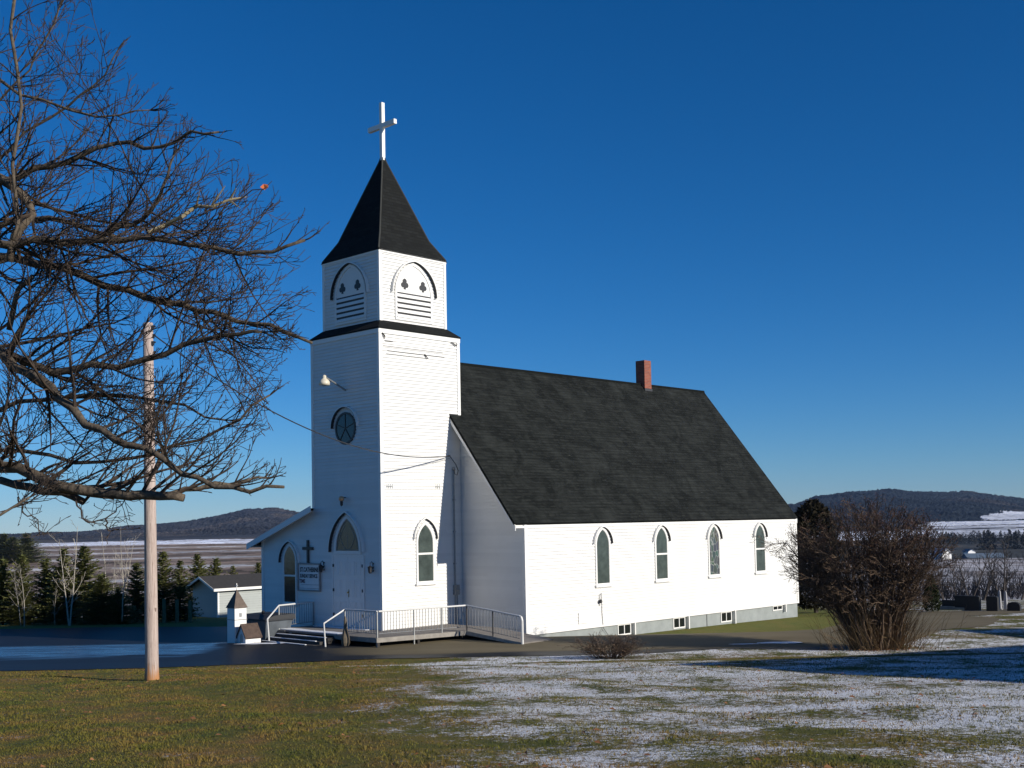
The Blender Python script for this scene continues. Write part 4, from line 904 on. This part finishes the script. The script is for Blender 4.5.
p=dep(264,187,14.7); m=MB(); m.add([p+Vector(v) for v in ((-.05,0,.0),(-.01,.02,.045),(.05,0,.03),(.06,-.02,-.01),(.01,0,-.04))],[(0,1,2,3,4)]); m.build('last_leaf',simple('orange_leaf',(.62,.15,.04),.7),tree,org=org)

# ---- conifers
M_needle=None
def needle(name,lo,hi):
    t=NT(name); n=t.noise(1.6,4,.7,t.obj()); f=t.noise(14,3,.6,t.obj()); c=t.ramp(n,[(.3,lo),(.7,hi)]); t.col(t.mix(t.math('MULTIPLY',f,.5),c,tuple(x*.7 for x in lo))); t.rough(.85); t.b.inputs['Specular IOR Level'].default_value=.15; return t.m
M_spruce=needle('spruce_needles',(.065,.085,.028),(.25,.24,.08)); M_cedar=needle('cedar_foliage',(.018,.017,.011),(.045,.036,.022)); M_arb=needle('arborvitae_foliage',(.02,.03,.013),(.05,.06,.022))
M_trunk=bark('spruce_trunk',(.05,.04,.03),(.12,.10,.08))
def spruce_mesh(seed,H=4.2,Rb=1.5,dens=1.0,name='crown',gap=.25):
    rng=random.Random(seed); mb=MB(); z=.15*H*gap
    while z<H*.985:
        t=z/H; rr=Rb*(1-t)**.80*rng.uniform(.8,1.15)+.07; nb=int(7+8*(1-t))
        for k in range(nb):
            a=rng.random()*6.283; Lb=rr*rng.uniform(.7,1.12); up=rng.uniform(-.05,.30)+.45*t; d=Vector((math.cos(a),math.sin(a),up)); side=Vector((-math.sin(a),math.cos(a),0))
            nn=max(3,int(Lb*9*dens))
            for j in range(nn):
                u=(j+rng.random())/nn; c=Vector((0,0,z))+d*Lb*u+Vector((0,0,-.22*u*Lb+.12*u*u*Lb)); w=.10+.20*(1-u)*Lb
                for sgn in (-1,1):
                    tip=c+side*sgn*w*rng.uniform(.6,1.2)+d*w*.7*rng.uniform(.5,1.2)+Vector((0,0,rng.uniform(-.08,.05))); wd=rng.uniform(.03,.075)
                    mb.add([c+d*wd,c-d*wd+Vector((0,0,-.03)),tip],[(0,1,2)])
        z+=rng.uniform(.09,.17)*(H/4.2)**.5
    mb.tube([(0,0,H*.9),(0,0,H*1.04)],[.02,.008],4)
    return mb
def spruce(seed,H,Rb,loc,label,cat='spruce tree',group=None,name='spruce_tree',mat=None,dens=1.0,stem=(.07,.02)):
    o=thing(name,label,cat,loc,0,group); spruce_mesh(seed,H,Rb,dens).build('crown',mat or M_spruce,o,recalc=False); MB().tube([(0,0,-.4),(0,0,H*.95)],list(stem),7).build('trunk',M_trunk,o); return o
protos=[spruce(s,4.2,rb,(0,0,0),None) for s,rb in ((1,1.5),(2,1.7),(3,1.35),(4,1.9))]
used=set()
def place_spruce(px,ytop,D,label,var,wide=1.0,z=None,group='young spruces beyond the parking lot'):
    zb=zg(0,D) if z is None else z; p=dep(px,560,D); top=dep(px,ytop,D).z; H=top-zb
    o=protos[var] if var not in used else copy_tree(protos[var]); used.add(var)
    s=H/4.35; wide*=1.12; o.location=(p.x,D,zb); o.scale=(s*wide,s*wide,s); o.rotation_euler=(0,0,random.Random(px).random()*6.28); tag(o,label,'spruce tree',group)
SP=[(3,556,66.5,'spruce cut off by the left edge of the picture',3,1.1),(22,551,65.5,'second spruce from the left edge, behind pale sapling trunks',0,1),(46,556,67.5,'third spruce from the left edge, dark and blunt',1,1.15),(64,545,65.5,'spruce with thin pale top behind the forked birch',2,1.1),(84,543,66.5,'tallest spruce left of the utility pole',1,1.15),(102,572,64,'low broad spruce right of the tallest one',3,1.45),(118,585,63.5,'smallest low spruce left of the utility pole, near the brown grass',3,1.3),(137,560,67.5,'spruce just left of the utility pole',0,1.2),
 (163,548,66,'spruce just right of the utility pole',0,1.0),(180,558,66,'second spruce right of the utility pole',2,1.0),(198,551,82,'spruce rising directly behind the shed gable',1,.95),(216,555,84,'spruce behind the middle of the shed roof',0,1.0),(233,564,88,'small spruce tip behind the shed roof',2,.9),(259,560,88,'spruce behind the shed, partly hidden by the church corner',1,.9)]
for px,yt,D,lab,v,w in SP: place_spruce(px,yt,D,lab,v,w)
# far clump of evergreens on the left skyline
for px,yt,D,lab,v,w,zz_ in ((4,532,480,'far evergreen at left edge of the skyline field',3,1.9,-9.2),(13,536,470,'far evergreen second from the left on the skyline field',1,2.0,-9.2),(26,532,480,'far evergreen on the skyline, tallest of its clump',3,1.8,-9.2),(-10,530,480,'far evergreen just outside the left edge',0,2,-9.2)):
    place_spruce(px,yt,D,lab,v,w,zz_,'far evergreens on the left skyline')
# cedar behind the nave corner (dark and brown, dense) and arborvitae in the churchyard
def foliage_column(seed,prof,N,leaf,off=(0,0),lump=.18):
    """dense upright evergreen: leaf sprays spread through the outer shell of the radius profile prof(t)"""
    rng=random.Random(seed); mb=MB(); H=prof[-1][0]; ph=[rng.random()*6 for _ in range(4)]
    for k in range(N):
        z=H*rng.random()**.9; a=rng.random()*6.283; R_=np.interp(z,[p[0] for p in prof],[p[1] for p in prof])*(1+lump*math.sin(3*a+ph[0]+z*2.1)*math.sin(z*3.3+ph[1])+lump*.6*math.sin(7*a+z*5+ph[2]))
        rr=R_*(1-.45*rng.random()**1.7); c=Vector((off[0]+rr*math.cos(a),off[1]+rr*math.sin(a),z)); s=leaf*rng.uniform(.6,1.5)
        u=Vector((math.cos(a)*.5+rng.gauss(0,.4),math.sin(a)*.5+rng.gauss(0,.4),rng.uniform(.4,1.2)))*s; v=rv(rng)*s*.5; mb.add([c-v,c+v,c+u],[(0,1,2)])
    return mb
o=thing('cedar_tree','tall dark brownish cedar standing behind the right end of church','cedar tree',dep(816,609,60))
foliage_column(31,[(0,.75),(1,1.15),(3,1.2),(4.4,1.0),(5.1,.55),(5.45,.1)],9000,.14).build('crown',M_cedar,o,recalc=False)
MB().tube([(0,0,-.4),(0,0,5)],[.12,.03],7).build('trunk',M_trunk,o)
o=thing('arborvitae','small narrow dark green arborvitae beside the gravestones','arborvitae',dep(932,611,58.5))
foliage_column(41,[(0,.30),(.35,.42),(.9,.34),(1.4,.17),(1.72,.03)],3500,.07,lump=.08).build('crown',M_arb,o,recalc=False); MB().tube([(0,0,-.2),(0,0,1.5)],[.04,.01],6).build('trunk',M_trunk,o)
# ---- bare saplings and hedgerow trees
M_birch=bark('pale_sapling_bark',(.24,.21,.17),(.48,.44,.37),5); M_scrub=bark('scrub_bark',(.035,.028,.026),(.085,.070,.062))
def bare(seed,H,name,mat,label=None,cat='tree',r0=.055,loc=(0,0,0),levels=3,fork=2,spread=.25,dens=(3.0,3.4,3.5),group=None,rmin=.008,ratio=.42):
    rng=random.Random(seed); o=thing(name,label,cat,loc,0,group); a=MB(); b=MB()
    P=dict(n=[7,5,4,3],trop=[.10,.10,.08,.08],wob=.12,ratio=ratio,ang=(.35,.8),rmin=rmin,levels=levels,dens=list(dens),t0=.3)
    for k in range(fork):
        d=Vector((rng.uniform(-1,1)*spread,rng.uniform(-1,1)*spread,1)); n=8; pts=[Vector((0,0,-.3))]; dd=d.normalized()
        for i in range(n): dd=(dd+rv(rng)*.07+Vector((0,0,.08))).normalized(); pts.append(pts[-1]+dd*(H*(1-.12*k))/n)
        rad=[max(rmin,r0*(1-.85*i/n)) for i in range(n+1)]; a.tube(pts,rad,6)
        for i in range(2,n):
            for _ in range(int(dens[0]*H/n+rng.random())):
                q=pts[i].lerp(pts[min(i+1,n)],rng.random()); s=rv(rng); s.z=abs(s.z)*.5+.5; grow(b,q,s,H*.26*rng.uniform(.6,1.1)*(1.2-i/n*.7),rad[i]*.5,1,rng,P)
    a.build('trunk',mat,o,smooth=True); b.build('crown',mat,o,recalc=False); return o
bp=[bare(50+k,5.2,'bare_sapling',M_birch,fork=1+k%2,loc=(0,0,0),r0=.045,spread=.10,levels=2,dens=(2.6,2.4,2),rmin=.008) for k in range(3)]
bused=set()
def place_bare(P,px,yb,yt,D,label,var,group,cat,wide=1,Hn=5.2):
    b=dep(px,yb,D); H=dep(px,yt,D).z-b.z; o=P[var] if (id(P),var) not in bused else copy_tree(P[var]); bused.add((id(P),var)); s=H/Hn; o.location=b; o.scale=(s*wide,s*wide,s); o.rotation_euler=(0,0,px*1.7); tag(o,label,cat,group)
for px,yb,yt,D,lab,v in ((24,627,560,62,'slim pale leafless sapling nearest the left edge',0),(21,623,566,64,'thin grey sapling just behind the leftmost pale one',2),(70,626,520,62,'tallest pale birch, forked, in front of the spruces',1),(55,623,585,63,'short pale stub of a sapling left of the forked birch',0),(122,617,538,62,'bare grey tree between the low spruce and utility pole',2),(105,600,528,75,'faint thin bare tree behind the low broad spruce',0),(124,600,525,80,'faint tall bare tree directly behind the grey one',1),(112,600,545,78,'slender bare tree in a gap over the low broad spruce',2)):
    place_bare(bp,px,yb,yt,D,lab,v,'bare saplings beyond the parking lot','sapling')
hp=[bare(70+k,7,'bare_tree',M_scrub,fork=2+k%2,r0=.11,spread=.4,levels=2,dens=(3.4,2.2,2),rmin=.018,ratio=.5) for k in range(3)]
HT=[(944,602,556,95,0),(957,602,560,100,1),(970,604,545,92,2),(983,603,552,96,0),(1003,606,538,86,1),(1020,604,556,93,0),(950,601,572,118,2)]
nm=['eleventh','tenth','ninth','eighth','seventh','sixth','fifth','fourth','third','second','first']
for i,(px,yb,yt,D,v) in enumerate(sorted(HT)):
    place_bare(hp,px,yb,yt,D,'bare hedgerow tree behind the gravestones, %s from the left'%nm[len(nm)-1-i],v,'bare hedgerow trees behind the churchyard','tree',1.25,7)
# low bare scrub along the hedgerow
def scrub():
    rng=random.Random(77); mb=MB()
    for i in range(420):
        D=rng.choice([rng.uniform(95,125),rng.uniform(100,150),rng.uniform(150,400)]); ta=rng.uniform(.30,.47); x=ta*D; z=zg(x,D) if D<100 else landz(ta,D); h=rng.uniform(.6,2.0)*(1+D/300)
        for k in range(4):
            a=rng.uniform(-1,1); b=rng.uniform(-1,1); r=.010+D*.00008; p=Vector((x,D,z-.1)); q=p+Vector((a*.5*h,b*.4*h,h*rng.uniform(.7,1))); mb.tube([p,p.lerp(q,.5)+Vector((a*.1,0,.1)),q],[r*1.6,r*1.2,r*.6],3,cap=False)
    tag(mb.build('scrub',M_scrub,recalc=False),'low leafless scrub covering the slope beyond the churchyard','scrub',kind='stuff')
scrub()
def treeline():
    rng=random.Random(5); mb=MB()
    def tr(x,Y,z,h,w,con):
        n=70
        for k in range(n):
            t=rng.random(); rr=w*((1-t) if con else math.sin(math.pi*min(1,t*.9+.15))**.7)*rng.random()**.5; a=rng.random()*6.28; c=Vector((x+rr*math.cos(a),Y+rr*math.sin(a),z+h*t)); s=h*.07
            u=rv(rng)*s; v=rv(rng)*s; mb.add([c-u-v,c+u-v,c+u+v],[(0,1,2)])
    for i in range(330):
        ta=rng.uniform(.33,.50); Y=rng.uniform(1030,1180); tr(ta*Y,Y,landz(ta,Y),rng.uniform(4,8),rng.uniform(2.5,5),rng.random()<.3)
    for i in range(40):
        ta=rng.uniform(.395,.48); Y=rng.uniform(900,930); tr(ta*Y,Y,landz(ta,Y),rng.uniform(9,15),rng.uniform(3,4.5),True)
    tag(mb.build('distant_woods',needle('far_woods',(.018,.024,.020),(.05,.045,.04)),recalc=False),'dark distant woods in front of the snowy fields at right','woods',kind='stuff')
treeline()
# ---- large leafless shrub at the right
M_stem=bark('shrub_stem',(.045,.028,.018),(.16,.105,.062)); M_red=simple('russet_twig',(.10,.045,.030),.9,.4,2); M_shoot=simple('tan_shoot',(.22,.14,.06),.9,.35,2)
bl=Vector((11.0,36.2,zg(0,36.2))); sh=thing('lilac_shrub','large round leafless russet shrub with many stems beside the drive','shrub',bl)
rng=random.Random(12); st=MB(); up=MB(); tips=[]
Pp=dict(n=[8,5,4,3],trop=[.03,.04,.06,.06],wob=.24,ratio=.52,ang=(.3,.95),rmin=.0055,levels=3,dens=[2.4,6.5,8.0],t0=.25,tips=tips)
for k in range(80):
    a=rng.random()*6.283; b=Vector((math.cos(a)*rng.uniform(0,.75),math.sin(a)*rng.uniform(0,.4),-.1))
    u=rng.uniform(-.62,1); q=math.sqrt(1-min(1,u*u)); fr=rng.uniform(.68,.93)
    T=Vector((math.cos(a)*2.62*q*fr-.08,math.sin(a)*1.9*q*fr,2.75+1.55*u*fr)); Cn=Vector((T.x*.45+rng.gauss(0,.15),T.y*.45+rng.gauss(0,.15),T.z*.48))
    n=10; pts=[]
    for i in range(n+1):
        t=i/n; pts.append(b*(1-t)**2+Cn*2*t*(1-t)+T*t*t+rv(rng)*.05*(1 if 0<i else 0))
    r0=rng.uniform(.022,.05); rad=[r0*(1-.78*i/n) for i in range(n+1)]; st.tube(pts,rad,6,cap=False)
    for i in range(3,n+1):
        for _ in range(1 if i<6 else 3):
            s=(pts[i]-pts[i-1]).normalized()+rv(rng)*.95; s=s.normalized(); L=rng.uniform(.45,1.0)
            e=pts[i]+s*L
            if ((e.x/2.8)**2+(e.y/2.1)**2+((e.z-2.8)/1.75)**2)>1.05: L*=.5
            grow(up,pts[i],s,L,rad[i]*.5+.003,1,rng,Pp)
# branch reaching left over the wall
pts=[Vector((-1.0,0,1.0)),Vector((-1.5,0,1.9)),Vector((-1.9,.1,2.5)),Vector((-2.3,.1,2.9)),Vector((-2.6,.1,3.3))]; st.tube([Vector((-.4,0,0))]+pts,[.05,.04,.032,.026,.02,.012],6)
for i in range(1,5):
    for _ in range(4): grow(up,pts[i],Vector((-.6,0,.5))+rv(rng)*.8,rng.uniform(.5,.95),.012,1,rng,Pp)
st.build('stems',M_stem,sh,smooth=True); up.build('branches',M_stem,sh,recalc=False)
cl=MB()
for p in tips:
    if p.z<2.3+rng.random()*1.6: continue
    for k in range(3):
        c=p+rv(rng)*.08; u=rv(rng)*rng.uniform(.012,.03); v=rv(rng)*rng.uniform(.012,.028); cl.add([c-u,c+v,c+u],[(0,1,2)])
cl.build('seed_heads',M_red,sh,recalc=False)
so_=MB()
for k in range(700):
    a=rng.random()*6.283; r=abs(rng.gauss(0,.48)); b=Vector((math.cos(a)*r*1.35+.15,math.sin(a)*r*.8,-.05)); h=rng.uniform(.5,1.9)*(1.05-min(r,1)*.35); q=b+Vector((math.cos(a)*h*.5+rng.gauss(0,.3),math.sin(a)*h*.25,h)); m_=b.lerp(q,.5)+rv(rng)*.06; so_.tube([b,m_,q],[.008,.006,.003],3,cap=False)
    if k%3==0:
        c=m_; so_.tube([c,c+rv(rng)*.25+Vector((0,0,.2))],[.004,.003],3,cap=False)
so_.build('shoots',M_shoot,sh,recalc=False)
# ---- small shrub in front of the drive
bl=Vector((2.8,35.3,zg(0,35.3))); bl.y=34.7; s2=thing('small_shrub','low leafless brown shrub at the lawn edge in front of church','shrub',bl); s2.scale=(1.12,1.1,.68); a_=MB(); tips2=[]
Pq=dict(n=[5,4,3],trop=[.02,.05,.05],wob=.25,ratio=.5,ang=(.4,.9),rmin=.0045,levels=2,dens=[6,8,8],t0=.2,tips=tips2)
for k in range(110):
    a=rng.random()*6.283; ln=rng.uniform(.2,1.5); grow(a_,Vector((math.cos(a)*rng.uniform(0,.35),math.sin(a)*rng.uniform(0,.2),-.02)),Vector((math.cos(a)*ln,math.sin(a)*ln*.7,1)),rng.uniform(.45,1.0)*(1+.12*ln),.009,0,rng,Pq)
a_.build('branches',M_stem,s2,recalc=False); cl=MB()
for p in tips2:
    c=p; u=rv(rng)*.026; v=rv(rng)*.026
    if rng.random()<.8: cl.add([c-u,c+v,c+u],[(0,1,2)])
cl.build('dry_leaves',simple('dry_shrub_leaf',(.22,.15,.10),.9,.4,3),s2,recalc=False)

# ------------------------------------------------------------------ gravestones
M_gran=simple('dark_granite',(.016,.017,.019),.7,.3,14); M_gw=simple('white_marble',(.30,.30,.31),.6,.1,4); M_base=simple('granite_base',(.25,.25,.24),.8,.15,8)
def stone(px,yb,D,w,h,label,top='flat',mat=M_gran,th=.22,group='gravestones in the churchyard'):
    p=dep(px,yb,D); o=thing('gravestone',label,'gravestone',(p.x,D,p.z),CR-R(90),group); m=MB()
    if top=='flat': pts=[(-w/2,0),(w/2,0),(w/2,h*.93),(w/2-.06,h),(-w/2+.06,h),(-w/2,h*.93)]
    else: pts=[(-w/2,0),(w/2,0)]+[(w/2*math.cos(math.pi*k/10),h-w/2*.55+w/2*.55*math.sin(math.pi*k/10)) for k in range(11)]
    m.prism([(a,b+.12) for a,b in pts],lambda s,z,d:(s,-d,z),-th/2,th/2); m.build('slab',mat,o)
    MB().box(-w/2-.10,w/2+.10,-th/2-.09,th/2+.09,-.15,.125).build('plinth',M_base,o); return o
stone(951,608.5,61.4,.9,.32,'low wide dark gravestone, farthest left of the row')
stone(964,610,60.5,.85,.62,'broad black gravestone behind and left of the middle one')
stone(973,613,58.4,.75,.72,'dark gravestone with lit edge, middle of the churchyard row')
stone(993,613.5,57.9,.55,.72,'dark upright gravestone beside the two tall white obelisks')
stone(1014.5,613.5,57.6,.62,.44,'small black round topped gravestone farthest right','round')
for px,h,lab in ((1000,1.05,'tall thin white obelisk, left one of two'),(1006,1.0,'tall thin white obelisk, right one of two')):
    p=dep(px,610.5,59.5); o=thing('gravestone',lab,'gravestone',(p.x,59.5,p.z),CR,'gravestones in the churchyard'); m=MB(); a=[(-.09,-.08,.1),(.09,-.08,.1),(.09,.08,.1),(-.09,.08,.1)]; b=[(-.05,-.05,h-.1),(.05,-.05,h-.1),(.05,.05,h-.1),(-.05,.05,h-.1)]
    m.add(a+b+[(0,0,h)],[(0,1,5,4),(1,2,6,5),(2,3,7,6),(3,0,4,7),(4,5,8),(5,6,8),(6,7,8),(7,4,8)]); m.build('shaft',M_gw,o); MB().box(-.2,.2,-.16,.16,-.15,.10).build('plinth',M_base,o)

# ------------------------------------------------------------------ houses
def house(name,label,cat,loc,rz,Lx,Wy,h,pitch_,wall,roofm,group=None,windows=(),base=0,ov=.4,shingle=True):
    o=thing(name,label,cat,loc,rz,group); zr=h+Wy/2*pitch_
    m=MB()
    if Lx<40 and loc[1]<100:
        pt=.14
        clap(m,rect(0,Lx,base,h),SD(0),pt); clap(m,rect(0,Lx,base,h),FS(Wy),pt)
        for fn in (FR(0),BK(Lx)): clap(m,[(0,base),(Wy,base),(Wy,h),(Wy/2,zr),(0,h)],fn,pt)
    else:
        m.prism([(0,base),(Wy,base),(Wy,h),(Wy/2,zr),(0,h)],lambda s,z,d:(d,s,z),0,Lx)
    m.build('wall',wall,o); m=MB()
    for sg in (-1,1):
        ye=Wy/2+sg*(Wy/2+ov); ze=h-ov*pitch_+.04; T=[(-ov,ye,ze),(Lx+ov,ye,ze),(Lx+ov,Wy/2,zr+.04),(-ov,Wy/2,zr+.04)]; Lq=math.hypot(Wy/2,zr-h); m.add(T,[(0,1,2,3)],[[(0,0),(Lx,0),(Lx,Lq),(0,Lq)]]); Bt=[(p[0],p[1],p[2]-.14) for p in T]; m.add(T+Bt,[(4,7,6,5),(0,4,5,1),(1,5,6,2),(0,3,7,4)])
    m.build('roof',roofm,o)
    for (face,s,z,w,hh) in windows:
        fn={'F':FR(0),'S':SD(0),'B':BK(Lx),'R':FS(Wy)}[face]; f=MB().strip(rect(s-w/2-.09,s+w/2+.09,z-.09,z+hh+.09),rect(s-w/2,s+w/2,z,z+hh),fn,0,.06).prism(rect(s-w/2,s+w/2,z+hh/2-.025,z+hh/2+.025),fn,0,.05).build('window',M_white,o)
        MB().prism(rect(s-w/2,s+w/2,z,z+hh),fn,.0,.037).build('pane',M_glassd,f)
    return o
# the house just out of frame on the right that throws the long shadow over the lawn
dsh=Vector((SV.x,SV.y)); perp=Vector((-dsh.y,dsh.x)); tip=Vector((4.7,30.9))
APEX=8.2; gd=APEX/math.tan(R(SUN_EL)); gc=tip+dsh*gd; Wh=24.0; hrz=math.atan2(dsh.y,dsh.x); hz=zg(0,gc.y); hr2=hrz+R(9)
hl=gc-Vector((-math.sin(hr2),math.cos(hr2)))*(Wh/2)
ho=house('parish_hall','white clapboard parish hall with low dark roof right of the lawn','hall',(hl.x,hl.y,hz),hr2,14,Wh,APEX-hz-Wh/2*.335,.335,M_board,M_roof,windows=[('F',4,.9,1.1,1.3),('F',8,.9,1.1,1.3),('F',16,.9,1.1,1.3),('F',20,.9,1.1,1.3),('F',12,4.2,1.2,1.2),('S',3,.9,1.1,1.2),('S',8,.9,1.1,1.2),('R',3,.9,1.1,1.2),('R',8,.9,1.1,1.2)])
tip2=Vector((14.6,42.4)); g2=4.3/math.tan(R(SUN_EL)); c2_=tip2+dsh*g2-perp*3.2  # unseen gabled block, added to throw a shadow strip beside the drive
house('shadow_caster','unseen white gabled block added to cast shade right of the churchyard drive','shadow_caster',(c2_.x,c2_.y,zg(0,c2_.y)),hrz,6,6.4,4.0-zg(0,c2_.y)-3.2*.55-.35,.55,M_board,M_roof,windows=[('F',3.2,.9,1.0,1.0)])
p=dep(936,560,560); 
fw=simple('far_white_paint',(.8,.8,.8),.7,.03); fr_=simple('far_roofing',(.16,.17,.20),.9,.1); fr2=simple('far_blue_roof',(.11,.15,.20),.7,.1)
house('farmhouse','far white farmhouse with snowy gable glimpsed right of the big shrub','house',(p.x-2,560,p.z),R(-75),8,5.2,3.2,.9,fw,simple('snowy_roof',(.78,.8,.84),.8,.04))
p=dep(963,559,600); house('farmhouse','small far white building left of the long blue roofed barn','house',(p.x,600,p.z),R(-80),5,4,4,.5,fw,fr_)
p=dep(968,562,585); house('barn','long far barn with low blue grey roof on the valley floor','barn',(p.x,585,p.z),R(-3),18,9,2.2,.42,simple('far_barn_wall',(.14,.16,.19),.9,.1),fr2)
p=dep(906,562,600); house('barn','far low white roofed barn half hidden by the big shrub','barn',(p.x,600,p.z),R(5),12,7,2.5,.45,simple('far_barn_grey',(.25,.25,.27),.9,.1),simple('snowy_barn_roof',(.7,.72,.78),.8,.04))

# ------------------------------------------------------------------ valley haze
hz_=MB().box(-6000,6000,-120,5200,-60,140); hm=NT('haze_volume'); hm.t.nodes.remove(hm.b); pv=hm.n('VolumePrincipled'); pv.inputs['Color'].default_value=(.40,.60,1.0,1); pv.inputs['Density'].default_value=.00004; hm.l(pv.outputs[0],hm.o.inputs['Volume'])
HAZE=True
if HAZE: tag(hz_.build('haze',hm.m),'thin blue valley haze','haze',kind='stuff')
